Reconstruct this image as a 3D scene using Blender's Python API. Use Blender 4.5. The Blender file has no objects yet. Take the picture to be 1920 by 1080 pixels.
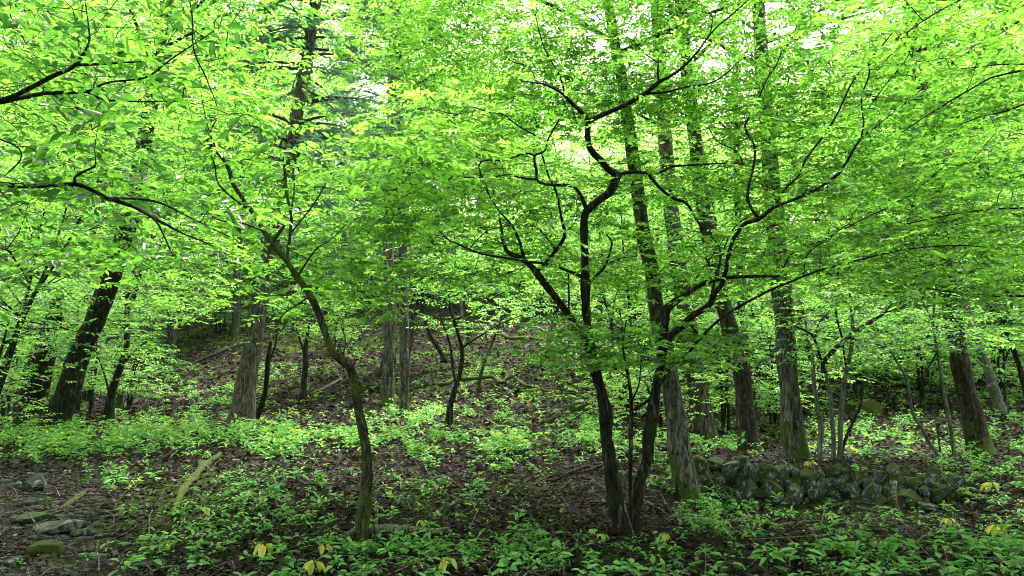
import bpy, math, random
import numpy as np
from mathutils import Vector, Matrix
R = math.radians
rng = np.random.default_rng(7)
random.seed(7)
sc = bpy.context.scene
COL = sc.collection

# ------------------------------------------------------------------ camera, sky, sun, exposure
F = 1400.0                     # focal length in pixels of the 1920 wide photograph
PITCH = R(6.0)
CAMZ = 1.6
cam = bpy.data.cameras.new("camera")
cam.sensor_width = 36.0
cam.lens = 36.0 * F / 1920.0
cam.clip_start = 0.05
cam.clip_end = 3000.0
camo = bpy.data.objects.new("camera", cam)
COL.objects.link(camo)
camo.location = (0, 0, CAMZ)
camo.rotation_euler = (R(90) + PITCH, 0, 0)
sc.camera = camo

SUN_EL, SUN_ROT = R(58), R(20)          # high, beyond the trees (rotation measured from +Y towards +X)
world = bpy.data.worlds.new("World")
sc.world = world
world.use_nodes = True
wn = world.node_tree
wn.nodes.clear()
wo = wn.nodes.new("ShaderNodeOutputWorld")
bg = wn.nodes.new("ShaderNodeBackground")
sky = wn.nodes.new("ShaderNodeTexSky")
sky.sky_type = 'NISHITA'
sky.sun_disc = False
sky.sun_elevation = SUN_EL
sky.sun_rotation = SUN_ROT
sky.air_density = 1.0
sky.dust_density = 4.0
hs = wn.nodes.new("ShaderNodeHueSaturation")   # cloud cover: nearly colourless sky
hs.inputs['Saturation'].default_value = 0.22
wn.links.new(sky.outputs[0], hs.inputs['Color'])
wn.links.new(hs.outputs[0], bg.inputs[0])
bg.inputs[1].default_value = 0.15
wn.links.new(bg.outputs[0], wo.inputs[0])

sun = bpy.data.lights.new("sun", 'SUN')
sun.energy = 1.5
sun.angle = R(14)
sun.color = (1.0, 0.97, 0.90)
suno = bpy.data.objects.new("sun", sun)
COL.objects.link(suno)
sdir = Vector((math.sin(SUN_ROT) * math.cos(SUN_EL), math.cos(SUN_ROT) * math.cos(SUN_EL), math.sin(SUN_EL)))
suno.rotation_euler = sdir.to_track_quat('Z', 'Y').to_euler()

vs = sc.view_settings
vs.view_transform = 'Standard'
vs.look = 'None'
vs.gamma = 1.0
vs.use_curve_mapping = False
vs.exposure = 3.08
sc.cycles.max_bounces = 9
sc.cycles.diffuse_bounces = 6
sc.cycles.glossy_bounces = 2
sc.cycles.transmission_bounces = 6
sc.cycles.use_denoising = True
sc.cycles.use_adaptive_sampling = True
sc.cycles.adaptive_threshold = 0.008
sc.cycles.filter_width = 1.0
sc.cycles.caustics_reflective = False
sc.cycles.caustics_refractive = False

# ------------------------------------------------------------------ helpers
CP, SP = math.cos(PITCH), math.sin(PITCH)


def at(px, py, d):
    """point seen at pixel (px, py) of the photograph at world distance y = d"""
    a = (px - 960.0) / F
    b = -(py - 540.0) / F
    dy = CP - b * SP
    dz = SP + b * CP
    s = d / dy
    return np.array([a * s, d, CAMZ + dz * s])


def depth_scale(py):
    b = -(py - 540.0) / F
    return 1.0 / (CP - b * SP)


def project(P):
    x, y, z = P[..., 0], P[..., 1], P[..., 2] - CAMZ
    fw = y * CP + z * SP
    up = -y * SP + z * CP
    fw = np.where(fw < 0.01, 0.01, fw)
    return 960 + F * x / fw, 540 - F * up / fw


def snoise(P, seed, f=1.0):
    """cheap smooth noise in about [-1, 1] for an (n, 3) array"""
    r = np.random.default_rng(seed)
    out = np.zeros(len(P))
    for k in range(6):
        w = r.normal(size=3)
        w = w / np.linalg.norm(w) * f * (0.7 + 0.35 * k)
        out += np.sin(P @ w * 2.2 + r.uniform(0, 6.28) + 1.3 * np.sin(P @ np.roll(w, 1) * 1.7 + r.uniform(0, 6.28)))
    return out / 3.6


def unit(v):
    return v / (np.linalg.norm(v, axis=-1, keepdims=True) + 1e-9)


def np_mesh(name, V, polys, size, smooth=False, attrs=None):
    """V (n,3); polys (m, size) index array"""
    me = bpy.data.meshes.new(name)
    V = np.ascontiguousarray(V, dtype=np.float32)
    polys = np.ascontiguousarray(polys, dtype=np.int32)
    me.vertices.add(len(V))
    me.vertices.foreach_set("co", V.ravel())
    me.loops.add(polys.size)
    me.loops.foreach_set("vertex_index", polys.ravel())
    me.polygons.add(len(polys))
    me.polygons.foreach_set("loop_start", np.arange(0, polys.size, size, dtype=np.int32))
    me.polygons.foreach_set("loop_total", np.full(len(polys), size, dtype=np.int32))
    if smooth:
        me.polygons.foreach_set("use_smooth", np.ones(len(polys), dtype=bool))
    me.update(calc_edges=True)
    if attrs:
        for k, a in attrs.items():
            at_ = me.attributes.new(k, 'FLOAT', 'POINT')
            at_.data.foreach_set("value", np.ascontiguousarray(a, dtype=np.float32))
    return me


def link(name, me, mat=None, parent=None, loc=None):
    o = bpy.data.objects.new(name, me)
    COL.objects.link(o)
    if mat is not None and me is not None and not me.materials:
        me.materials.append(mat)
    if parent is not None:
        o.parent = parent
    if loc is not None:
        o.location = loc
    return o


def tag(o, label=None, cat=None, group=None, kind=None):
    if label: o['label'] = label
    if cat: o['category'] = cat
    if group: o['group'] = group
    if kind: o['kind'] = kind
    return o


def thing(name, label, cat, loc, group=None):
    o = bpy.data.objects.new(name, None)
    o.empty_display_size = 0.2
    COL.objects.link(o)
    o.location = loc
    return tag(o, label, cat, group)


def copy_thing(o):
    c = o.copy()
    COL.objects.link(c)
    for ch in o.children:
        d = ch.copy()
        d.parent = c
        COL.objects.link(d)
        for g in ch.children:
            e = g.copy()
            e.parent = d
            COL.objects.link(e)
    return c


# ------------------------------------------------------------------ materials
def nodes_of(name):
    m = bpy.data.materials.new(name)
    m.use_nodes = True
    nt = m.node_tree
    nt.nodes.clear()
    out = nt.nodes.new("ShaderNodeOutputMaterial")
    return m, nt, out


def N(nt, t, **kw):
    n = nt.nodes.new(t)
    for k, v in kw.items():
        if k.startswith('i_'):
            n.inputs[k[2:].replace('_', ' ')].default_value = v
        else:
            setattr(n, k, v)
    return n


def ramp(nt, fac, stops):
    r = nt.nodes.new("ShaderNodeValToRGB")
    e = r.color_ramp.elements
    while len(e) < len(stops):
        e.new(0.5)
    for el, (p, c) in zip(e, stops):
        el.position = p
        el.color = (c[0], c[1], c[2], 1)
    nt.links.new(fac, r.inputs[0])
    return r.outputs[0]


def mixc(nt, fac, a, b):
    m = nt.nodes.new("ShaderNodeMix")
    m.data_type = 'RGBA'
    for s, v in ((m.inputs[0], fac), (m.inputs[6], a), (m.inputs[7], b)):
        if isinstance(v, (int, float)):
            s.default_value = v
        elif isinstance(v, tuple):
            s.default_value = (v[0], v[1], v[2], 1)
        else:
            nt.links.new(v, s)
    return m.outputs[2]


def noise(nt, scale, detail=4, vec=None, rough=0.6, dist=0.0):
    n = N(nt, "ShaderNodeTexNoise")
    n.inputs['Scale'].default_value = scale
    n.inputs['Detail'].default_value = detail
    n.inputs['Roughness'].default_value = rough
    n.inputs['Distortion'].default_value = dist
    if vec is not None:
        nt.links.new(vec, n.inputs['Vector'])
    return n.outputs[0]


def leaf_mat(name, refl, trans, tmix=0.5, gloss=0.05, rough=0.42):
    """refl / trans: lists of colour stops over the per-leaf tint"""
    m, nt, out = nodes_of(name)
    a = N(nt, "ShaderNodeAttribute", attribute_name="tint")
    oi = N(nt, "ShaderNodeObjectInfo")
    add = N(nt, "ShaderNodeMath", operation='MULTIPLY_ADD')
    nt.links.new(oi.outputs['Random'], add.inputs[0])
    add.inputs[1].default_value = 0.16
    nt.links.new(a.outputs['Fac'], add.inputs[2])
    sub = N(nt, "ShaderNodeMath", operation='SUBTRACT')
    nt.links.new(add.outputs[0], sub.inputs[0])
    sub.inputs[1].default_value = 0.08
    c1 = ramp(nt, sub.outputs[0], refl)
    c2 = ramp(nt, sub.outputs[0], trans)
    d = N(nt, "ShaderNodeBsdfDiffuse")
    nt.links.new(c1, d.inputs[0])
    t = N(nt, "ShaderNodeBsdfTranslucent")
    nt.links.new(c2, t.inputs[0])
    mx = N(nt, "ShaderNodeMixShader")
    mx.inputs[0].default_value = tmix
    nt.links.new(d.outputs[0], mx.inputs[1])
    nt.links.new(t.outputs[0], mx.inputs[2])
    g = N(nt, "ShaderNodeBsdfGlossy")
    g.inputs['Roughness'].default_value = rough
    g.inputs[0].default_value = (1, 1, 1, 1)
    mg = N(nt, "ShaderNodeMixShader")
    mg.inputs[0].default_value = gloss
    nt.links.new(mx.outputs[0], mg.inputs[1])
    nt.links.new(g.outputs[0], mg.inputs[2])
    nt.links.new(mg.outputs[0], out.inputs[0])
    return m


def bark_mat(name, dark, light, moss=0.3, lichen=0.0, mossz=0.0, scale=1.0, crack=0.7, mossc=((.018, .035, .006), (.075, .12, .015))):
    m, nt, out = nodes_of(name)
    tc = N(nt, "ShaderNodeTexCoord")
    mp = N(nt, "ShaderNodeMapping")
    mp.inputs['Scale'].default_value = (1, 1, 0.22)
    nt.links.new(tc.outputs['Object'], mp.inputs[0])
    n1 = noise(nt, 26 * scale, 6, mp.outputs[0], 0.7, 0.6)
    base = ramp(nt, n1, [(0.36, dark), (0.66, light)])
    vor = N(nt, "ShaderNodeTexVoronoi", feature='DISTANCE_TO_EDGE')
    vor.inputs['Scale'].default_value = 22 * scale
    nt.links.new(mp.outputs[0], vor.inputs[0])
    cr = ramp(nt, vor.outputs[0], [(0.0, (1 - crack,) * 3), (0.12, (1, 1, 1))])
    mul = N(nt, "ShaderNodeMix", data_type='RGBA', blend_type='MULTIPLY')
    mul.inputs[0].default_value = 1.0
    nt.links.new(base, mul.inputs[6])
    nt.links.new(cr, mul.inputs[7])
    c = mul.outputs[2]
    if lichen > 0:
        nl = noise(nt, 22 * scale, 7, mp.outputs[0], 0.8, 0.8)
        fl = ramp(nt, nl, [(0.56 - lichen * 0.12, (0, 0, 0)), (0.72 - lichen * 0.12, (.85, .85, .85))])
        c = mixc(nt, fl, c, (0.24, 0.245, 0.215))
    if moss > 0:
        nm = noise(nt, 2.6 * scale, 6, tc.outputs['Object'], 0.7)
        sep = N(nt, "ShaderNodeSeparateXYZ")
        nt.links.new(tc.outputs['Object'], sep.inputs[0])
        mr = N(nt, "ShaderNodeMapRange")
        mr.inputs[1].default_value = 0.0
        mr.inputs[2].default_value = 1.2
        mr.inputs[3].default_value = mossz
        mr.inputs[4].default_value = 0.0
        nt.links.new(sep.outputs[2], mr.inputs[0])
        ad = N(nt, "ShaderNodeMath", operation='ADD')
        nt.links.new(nm, ad.inputs[0])
        nt.links.new(mr.outputs[0], ad.inputs[1])
        fm = ramp(nt, ad.outputs[0], [(0.66 - moss * 0.3, (0, 0, 0)), (0.74 - moss * 0.28, (1, 1, 1))])
        mc = ramp(nt, noise(nt, 60, 3, tc.outputs['Object']), [(0.3, mossc[0]), (0.7, mossc[1])])
        c = mixc(nt, fm, c, mc)
    p = N(nt, "ShaderNodeBsdfPrincipled")
    p.inputs['Roughness'].default_value = 0.85
    p.inputs['Specular IOR Level'].default_value = 0.12
    nt.links.new(c, p.inputs['Base Color'])
    b = N(nt, "ShaderNodeBump")
    b.inputs['Strength'].default_value = 0.9
    b.inputs['Distance'].default_value = 0.02
    hsum = N(nt, "ShaderNodeMath", operation='ADD')
    nt.links.new(n1, hsum.inputs[0])
    nt.links.new(cr, hsum.inputs[1])
    nt.links.new(hsum.outputs[0], b.inputs['Height'])
    nt.links.new(b.outputs[0], p.inputs['Normal'])
    nt.links.new(p.outputs[0], out.inputs[0])
    return m


def rock_mat(name, dark, light, moss=0.5, mossup=0.35, lich=(0.20, 0.225, 0.19)):
    m, nt, out = nodes_of(name)
    tc = N(nt, "ShaderNodeTexCoord")
    oi = N(nt, "ShaderNodeObjectInfo")
    vm = N(nt, "ShaderNodeVectorMath", operation='ADD')
    rv = N(nt, "ShaderNodeMath", operation='MULTIPLY')
    nt.links.new(oi.outputs['Random'], rv.inputs[0])
    rv.inputs[1].default_value = 37.0
    nt.links.new(tc.outputs['Object'], vm.inputs[0])
    nt.links.new(rv.outputs[0], vm.inputs[1])
    v = vm.outputs[0]
    n1 = noise(nt, 5, 8, v, 0.75, 0.5)
    c = ramp(nt, n1, [(0.38, dark), (0.52, tuple((a + b) / 2.4 for a, b in zip(dark, light))), (0.68, light)])
    nl = noise(nt, 3.6, 6, v, 0.66, 0.8)
    fl = ramp(nt, nl, [(0.53, (0, 0, 0)), (0.58, (1, 1, 1))])
    c = mixc(nt, fl, c, lich)
    nm = noise(nt, 2.2, 7, v, 0.75)
    geo = N(nt, "ShaderNodeNewGeometry")
    sep = N(nt, "ShaderNodeSeparateXYZ")
    nt.links.new(geo.outputs['Normal'], sep.inputs[0])
    ma = N(nt, "ShaderNodeMath", operation='MULTIPLY_ADD')
    nt.links.new(sep.outputs[2], ma.inputs[0])
    ma.inputs[1].default_value = mossup
    nt.links.new(nm, ma.inputs[2])
    mb = N(nt, "ShaderNodeMath", operation='MULTIPLY_ADD')
    nt.links.new(oi.outputs['Random'], mb.inputs[0])
    mb.inputs[1].default_value = 0.34
    nt.links.new(ma.outputs[0], mb.inputs[2])
    fm = ramp(nt, mb.outputs[0], [(0.82 - moss * 0.3, (0, 0, 0)), (0.92 - moss * 0.3, (1, 1, 1))])
    mc = ramp(nt, noise(nt, 70, 3, v), [(0.3, (.012, .022, .004)), (0.7, (.045, .07, .012))])
    c = mixc(nt, fm, c, mc)
    p = N(nt, "ShaderNodeBsdfPrincipled")
    p.inputs['Roughness'].default_value = 0.8
    p.inputs['Specular IOR Level'].default_value = 0.12
    nt.links.new(c, p.inputs['Base Color'])
    b = N(nt, "ShaderNodeBump")
    b.inputs['Strength'].default_value = 0.8
    b.inputs['Distance'].default_value = 0.03
    nt.links.new(n1, b.inputs['Height'])
    nt.links.new(b.outputs[0], p.inputs['Normal'])
    nt.links.new(p.outputs[0], out.inputs[0])
    return m


M = {}
M['leaf_near'] = leaf_mat("leaf_near", [(0, (.025, .07, .015)), (.3, (.05, .12, .02)), (.6, (.085, .19, .025)), (1, (.14, .25, .04))],
                          [(0, (.035, .13, .015)), (.3, (.11, .33, .025)), (.6, (.24, .58, .04)), (1, (.34, .74, .08))], 0.6, 0.05)
M['leaf_far'] = leaf_mat("leaf_far", [(0, (.03, .08, .02)), (.3, (.06, .13, .025)), (.6, (.10, .20, .035)), (1, (.15, .27, .05))],
                         [(0, (.05, .17, .025)), (.3, (.15, .37, .04)), (.6, (.27, .61, .05)), (1, (.39, .76, .10))], 0.6, 0.05)
M['leaf_cool'] = leaf_mat("leaf_cool", [(0, (.03, .08, .025)), (.5, (.09, .20, .045)), (1, (.15, .29, .07))],
                           [(0, (.04, .15, .025)), (.5, (.19, .46, .06)), (1, (.34, .64, .10))], 0.55, 0.03)  # cooler green of the understorey species
M['needle'] = leaf_mat("needle", [(0, (.04, .09, .055)), (1, (.10, .19, .115))],
                       [(0, (.05, .14, .07)), (1, (.12, .27, .13))], 0.35, 0.03)
M['herb'] = leaf_mat("herb", [(0, (.05, .14, .035)), (.55, (.13, .31, .07)), (.9, (.24, .42, .09)), (1, (.42, .45, .04))],
                     [(0, (.05, .20, .03)), (.55, (.11, .34, .05)), (.9, (.22, .45, .06)), (1, (.60, .62, .03))], 0.34, 0.015)
M['yellow_leaf'] = leaf_mat("yellow_leaf", [(0, (.22, .27, .03)), (1, (.50, .47, .05))],
                            [(0, (.35, .45, .03)), (1, (.70, .66, .05))], 0.42, 0.06)
M['litter'] = leaf_mat("litter", [(0, (.006, .005, .004)), (.35, (.014, .012, .009)), (.6, (.033, .028, .020)), (.72, (.052, .034, .022)), (.84, (.085, .075, .056)), (1, (.27, .25, .20))],
                       [(0, (.02, .01, .005)), (1, (.08, .04, .02))], 0.1, 0.008, 0.5)
M['bark_dark'] = bark_mat("bark_dark", (.006, .0055, .0045), (.030, .026, .02), moss=0.36, lichen=0.12, mossz=0.08, mossc=((.008, .014, .003), (.03, .045, .008)))
M['bark_mossy'] = bark_mat("bark_mossy", (.012, .010, .007), (.05, .042, .03), moss=0.6, lichen=0.1, mossz=0.05)
M['bark_grey'] = bark_mat("bark_grey", (.016, .013, .009), (.075, .064, .045), moss=0.26, lichen=0.5, mossz=0.12, scale=0.8)
M['bark_lichen'] = bark_mat("bark_lichen", (.018, .015, .011), (.095, .082, .062), moss=0.3, lichen=0.6, mossz=0.15, scale=0.8)
M['bark_conifer'] = bark_mat("bark_conifer", (.034, .028, .022), (.15, .125, .098), moss=0.12, lichen=0.1, mossz=0.05, scale=0.9)
M['bark_brown'] = bark_mat("bark_brown", (.013, .010, .007), (.058, .046, .034), moss=0.22, lichen=0.1, mossz=0.18, scale=0.9)
M['bark_pale'] = bark_mat("bark_pale", (.035, .037, .03), (.16, .17, .145), moss=0.2, lichen=0.75, mossz=0.12, scale=1.2, crack=0.4)
M['wood_dead'] = bark_mat("wood_dead", (.05, .04, .03), (.26, .23, .18), moss=0.1, lichen=0.2, scale=1.2)
M['moss_log'] = bark_mat("moss_log", (.02, .016, .01), (.08, .07, .045), moss=0.95, lichen=0.1, scale=2.2,
                         mossc=((.02, .035, .005), (.11, .145, .018)))
M['gravel'] = rock_mat("gravel", (.010, .009, .007), (.040, .037, .030), 0.0, 0.0, (.055, .052, .044))
M['rock'] = rock_mat("rock", (.010, .013, .011), (.13, .16, .14), 0.26, .35, (.25, .28, .24))
M['rock_path'] = rock_mat("rock_path", (.010, .010, .008), (.042, .042, .034), 0.1, .2, (.10, .105, .09))


def ground_material():
    m, nt, out = nodes_of("forest_floor")
    tc = N(nt, "ShaderNodeTexCoord")
    v = tc.outputs['Object']
    fine = noise(nt, 30, 8, v, 0.75, 0.3)
    vor = N(nt, "ShaderNodeTexVoronoi")
    vor.inputs['Scale'].default_value = 16
    nt.links.new(v, vor.inputs[0])
    vsep = N(nt, "ShaderNodeSeparateColor")
    nt.links.new(vor.outputs['Color'], vsep.inputs[0])
    litter = ramp(nt, vsep.outputs[0], [(0, (.007, .006, .005)), (.45, (.024, .020, .015)), (.75, (.056, .048, .036)), (1, (.15, .135, .105))])
    soil = ramp(nt, fine, [(.38, (.005, .005, .003)), (.55, (.027, .023, .016)), (.72, (.10, .088, .064))])
    c = mixc(nt, 0.5, litter, soil)
    big = noise(nt, 0.45, 6, v, 0.7)
    fm = ramp(nt, big, [(.49, (0, 0, 0)), (.60, (.8, .8, .8))])
    mossc = ramp(nt, fine, [(.3, (.02, .04, .008)), (.7, (.085, .13, .022))])
    c = mixc(nt, fm, c, mossc)
    p = N(nt, "ShaderNodeBsdfPrincipled")
    p.inputs['Roughness'].default_value = 1.0
    p.inputs['Specular IOR Level'].default_value = 0.03
    nt.links.new(c, p.inputs['Base Color'])
    b = N(nt, "ShaderNodeBump")
    b.inputs['Strength'].default_value = 1.0
    b.inputs['Distance'].default_value = 0.05
    s = N(nt, "ShaderNodeMath", operation='ADD')
    nt.links.new(fine, s.inputs[0])
    nt.links.new(vsep.outputs[1], s.inputs[1])
    nt.links.new(s.outputs[0], b.inputs['Height'])
    nt.links.new(b.outputs[0], p.inputs['Normal'])
    nt.links.new(p.outputs[0], out.inputs[0])
    return m


# ------------------------------------------------------------------ terrain
CTRL_PX = [  # pixel x, pixel y, distance: points of the ground seen in the photograph
    (0, 1085, 5.6), (480, 1085, 5.6), (960, 1085, 5.6), (1440, 1085, 5.6), (1920, 1085, 5.6),
    (1177, 1004, 7.0), (680, 1012, 6.8), (300, 990, 7.0), (60, 950, 7.6), (30, 875, 9.8), (400, 900, 8.6),
    (700, 890, 9.0), (950, 880, 9.2), (1050, 935, 8.2), (1290, 938, 9.0), (1450, 1000, 7.4), (1800, 1010, 7.2),
    (1330, 958, 9.0), (1450, 972, 8.8), (1600, 972, 8.7), (1750, 964, 8.7), (1900, 950, 8.6), (2050, 945, 8.5), (1400, 990, 8.1), (1550, 995, 8.0), (1700, 990, 8.0),
    (1320, 868, 9.9), (1450, 872, 9.9), (1600, 880, 9.8), (1750, 888, 9.7), (1900, 896, 9.6), (2050, 890, 9.6),
    (1325, 830, 15), (1410, 862, 12), (1490, 867, 11), (1570, 868, 10.6), (1835, 852, 11.2), (1770, 868, 10.6),
    (1650, 800, 16), (1700, 710, 25), (1880, 778, 18), (1800, 640, 36), (1400, 690, 26),
    (1120, 800, 13.5), (1000, 800, 13.5), (843, 802, 13), (730, 757, 19), (757, 777, 17), (450, 800, 14), (250, 800, 14.5),
    (100, 812, 13), (-150, 830, 13), (600, 715, 24), (1000, 700, 22), (950, 640, 30), (1000, 603, 37), (800, 606, 37), (1200, 630, 33),
    (330, 745, 23), (450, 683, 29), (560, 632, 36), (200, 735, 28), (100, 700, 45), (-100, 700, 45), (567, 757, 20), (205, 780, 17),
]
ctrl = [at(*c) for c in CTRL_PX]
ctrl += [np.array(c, dtype=float) for c in (
    (0, 0, 0), (-5, 1, 0.25), (5, 1, 0.05), (0, -8, -0.3), (-9, -6, 0.2), (9, -6, -0.2), (-7, 5, 0.4), (6, 5, 0.0), (0, 3, 0.03),
    (-25, 0, 0.4), (25, 0, 1.0), (0, -30, -1), (-30, -30, 0), (30, -30, 0), (-30, 25, 2.5), (30, 22, 2.8),
    (-60, 30, 8), (60, 30, 8), (0, 50, 6.2), (-25, 50, 5.5), (25, 50, 6.0), (-50, 60, 11), (50, 60, 11),
    (0, 75, 13), (-35, 80, 17), (35, 80, 15), (0, 110, 23), (-80, 110, 28), (80, 110, 26), (0, 200, 34), (-150, 200, 40), (150, 200, 38),
    (-90, 0, 8), (90, 0, 8), (0, -100, -1), (-120, -100, 5), (120, -100, 5), (300, 300, 25), (-300, 300, 25), (300, -200, 6), (-300, -200, 6), (0, 400, 18))]
ctrl = np.array(ctrl)


def _w(P):
    """compress distance so near and far control points have a similar spacing"""
    r = np.hypot(P[..., 0], P[..., 1])
    k = np.log1p(r / 5.0) / np.maximum(r, 1e-6) * 5
    return P[..., :2] * k[..., None]


def tps(r2):
    return 0.5 * r2 * np.log(r2 + 1e-9)


_cw = _w(ctrl)
_n = len(ctrl)
_K = tps(((_cw[:, None] - _cw[None]) ** 2).sum(-1)) + np.eye(_n) * 0.002
_P = np.c_[np.ones(_n), _cw]
_A = np.block([[_K, _P], [_P.T, np.zeros((3, 3))]])
_sol = np.linalg.solve(_A, np.r_[ctrl[:, 2], 0, 0, 0])


def gz(xy):
    xy = np.atleast_2d(np.asarray(xy, dtype=float))
    w = _w(xy)
    out = np.empty(len(xy))
    for i in range(0, len(xy), 20000):
        k = tps(((w[i:i + 20000, None] - _cw[None]) ** 2).sum(-1))
        out[i:i + 20000] = k @ _sol[:_n] + _sol[_n] + w[i:i + 20000] @ _sol[_n + 1:]
    r = np.hypot(xy[:, 0], xy[:, 1])
    P3 = np.c_[xy, np.zeros(len(xy))]
    amp = np.clip((r - 2) / 30, 0.1, 1.0)
    out += amp * (0.10 * snoise(P3, 11, 0.5)) + 0.03 * snoise(P3, 12, 1.9)
    return out


def gpoint(px, py, dmin=3.0, dmax=90.0):
    """where the line of sight through a pixel meets the ground"""
    ds = np.geomspace(dmin, dmax, 400)
    P = np.array([at(px, py, d) for d in ds])
    h = P[:, 2] - gz(P[:, :2])
    k = np.where(h < 0)[0]
    i = k[0] if len(k) else len(ds) - 1
    p = P[i].copy()
    p[2] = gz(p[:2])[0]
    return p


def build_ground():
    ang = np.r_[np.linspace(-48, 48, 420), np.linspace(50, 310, 90)]
    ang = np.radians(np.sort(ang))
    rad = np.r_[0.0, np.geomspace(0.6, 600, 330)]
    A, Rr = np.meshgrid(ang, rad[1:])
    X = (Rr * np.sin(A)).ravel()
    Y = (Rr * np.cos(A)).ravel()
    V = np.c_[X, Y, gz(np.c_[X, Y])]
    na, nr = len(ang), len(rad) - 1
    i, j = np.meshgrid(np.arange(nr - 1), np.arange(na), indexing='ij')
    j2 = (j + 1) % na
    q = np.stack([i * na + j, i * na + j2, (i + 1) * na + j2, (i + 1) * na + j], -1).reshape(-1, 4)
    # centre cap
    c = len(V)
    V = np.r_[V, [[0, 0, gz([[0, 0]])[0]]]]
    jj = np.arange(na)
    cap = np.stack([np.full(na, c), (jj + 1) % na, jj, jj], -1)
    me = np_mesh("ground", V, q[:, ::-1], 4, smooth=True)
    o = link("ground", me, ground_material())
    tag(o, "forest floor of brown leaf litter soil and moss rising to a hill", "ground", kind='structure')
    cap_me = np_mesh("ground_cap", V[np.r_[c, jj]], np.stack([np.zeros(na, int), 1 + (jj + 1) % na, 1 + jj], -1)[:, ::-1], 3, smooth=True)
    # join the cap into the ground mesh
    import bmesh
    bm = bmesh.new()
    bm.from_mesh(me)
    bm.from_mesh(cap_me)
    bmesh.ops.remove_doubles(bm, verts=bm.verts, dist=1e-4)
    bm.to_mesh(me)
    bm.free()
    bpy.data.meshes.remove(cap_me)
    return o


ground = build_ground()

# ------------------------------------------------------------------ leaves
SH6 = np.array([(0, 0, 0), (.30, -.40, .10), (.68, -.34, .06), (1, 0, -.12), (.68, .34, .06), (.30, .40, .10)])
Q6 = np.array([(0, 1, 2, 3), (0, 3, 4, 5)])
SH4 = np.array([(0, 0, 0), (.45, -.46, .10), (1, 0, -.08), (.45, .46, .10)])
Q4 = np.array([(0, 1, 2), (0, 2, 3)])


def rot_about(v, k, a):
    c, s = np.cos(a)[..., None], np.sin(a)[..., None]
    return v * c + np.cross(k, v) * s + k * (k * v).sum(-1, keepdims=True) * (1 - c)


def leaves_mesh(name, B, D, Nn, L, W, tint, fine=True):
    """one mesh of many leaves: base points, directions, normals, lengths, widths"""
    sh, q = (SH6, Q6) if fine else (SH4, Q4)
    S = unit(np.cross(Nn, D))
    Nn = unit(np.cross(D, S))
    k = len(sh)
    V = (B[:, None] + sh[None, :, 0:1] * (L[:, None, None] * D[:, None]) + sh[None, :, 1:2] * (W[:, None, None] * S[:, None])
         + sh[None, :, 2:3] * (L[:, None, None] * Nn[:, None]))
    n = len(B)
    P = (q[None] + (np.arange(n) * k)[:, None, None]).reshape(-1, q.shape[1])
    return np_mesh(name, V.reshape(-1, 3), P, q.shape[1], attrs={"tint": np.repeat(tint, k)})


def spray_leaves(P, A, Nn, tint, length, leaf, nleaf=9, rg=rng, jit=0.5, wid=0.5):
    """sprays: twig starts P, axis A, plane normal Nn -> leaf arrays"""
    n = len(P)
    t = np.linspace(0.12, 1.0, nleaf)
    side = np.where(np.arange(nleaf) % 2 == 0, 1.0, -1.0)
    ang = np.where(np.arange(nleaf) == nleaf - 1, 0.0, 1.0) * side
    l = length * rg.uniform(0.7, 1.3, n)
    A = unit(A)
    droop = rg.uniform(0.0, 0.22, n)
    B = P[:, None] + A[:, None] * (l[:, None] * t)[..., None]
    B[..., 2] -= droop[:, None] * l[:, None] * (t ** 2)
    a = ang[None] * rg.uniform(0.6, 1.25, (n, nleaf))
    AA = np.broadcast_to(A[:, None], B.shape)
    NN = np.broadcast_to(unit(Nn)[:, None], B.shape)
    D = rot_about(AA, NN, a)
    D = unit(D + rg.normal(0, 0.16, D.shape) + np.array([0, 0, -0.10]))
    N2 = unit(NN + rg.normal(0, jit, D.shape))
    L = leaf * rg.uniform(0.65, 1.25, (n, nleaf)) * (1.0 - 0.25 * np.abs(t - 0.6))[None]
    W = L * wid * rg.uniform(0.85, 1.15, (n, nleaf))
    T = np.clip(tint[:, None] + rg.normal(0, 0.22, (n, nleaf)), 0, 1)
    return (B.reshape(-1, 3), D.reshape(-1, 3), N2.reshape(-1, 3), L.ravel(), W.ravel(), T.ravel())


# ------------------------------------------------------------------ tubes
def catmull(P, sub):
    P = np.asarray(P, dtype=float)
    if len(P) < 3:
        t = np.linspace(0, 1, sub * (len(P) - 1) + 1)[:, None]
        return P[0] * (1 - t) + P[-1] * t
    Q = np.vstack([2 * P[0] - P[1], P, 2 * P[-1] - P[-2]])
    out = []
    for i in range(len(P) - 1):
        p0, p1, p2, p3 = Q[i:i + 4]
        for t in np.linspace(0, 1, sub, endpoint=False):
            out.append(0.5 * ((2 * p1) + (-p0 + p2) * t + (2 * p0 - 5 * p1 + 4 * p2 - p3) * t * t + (-p0 + 3 * p1 - 3 * p2 + p3) * t ** 3))
    out.append(P[-1])
    return np.array(out)


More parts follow.
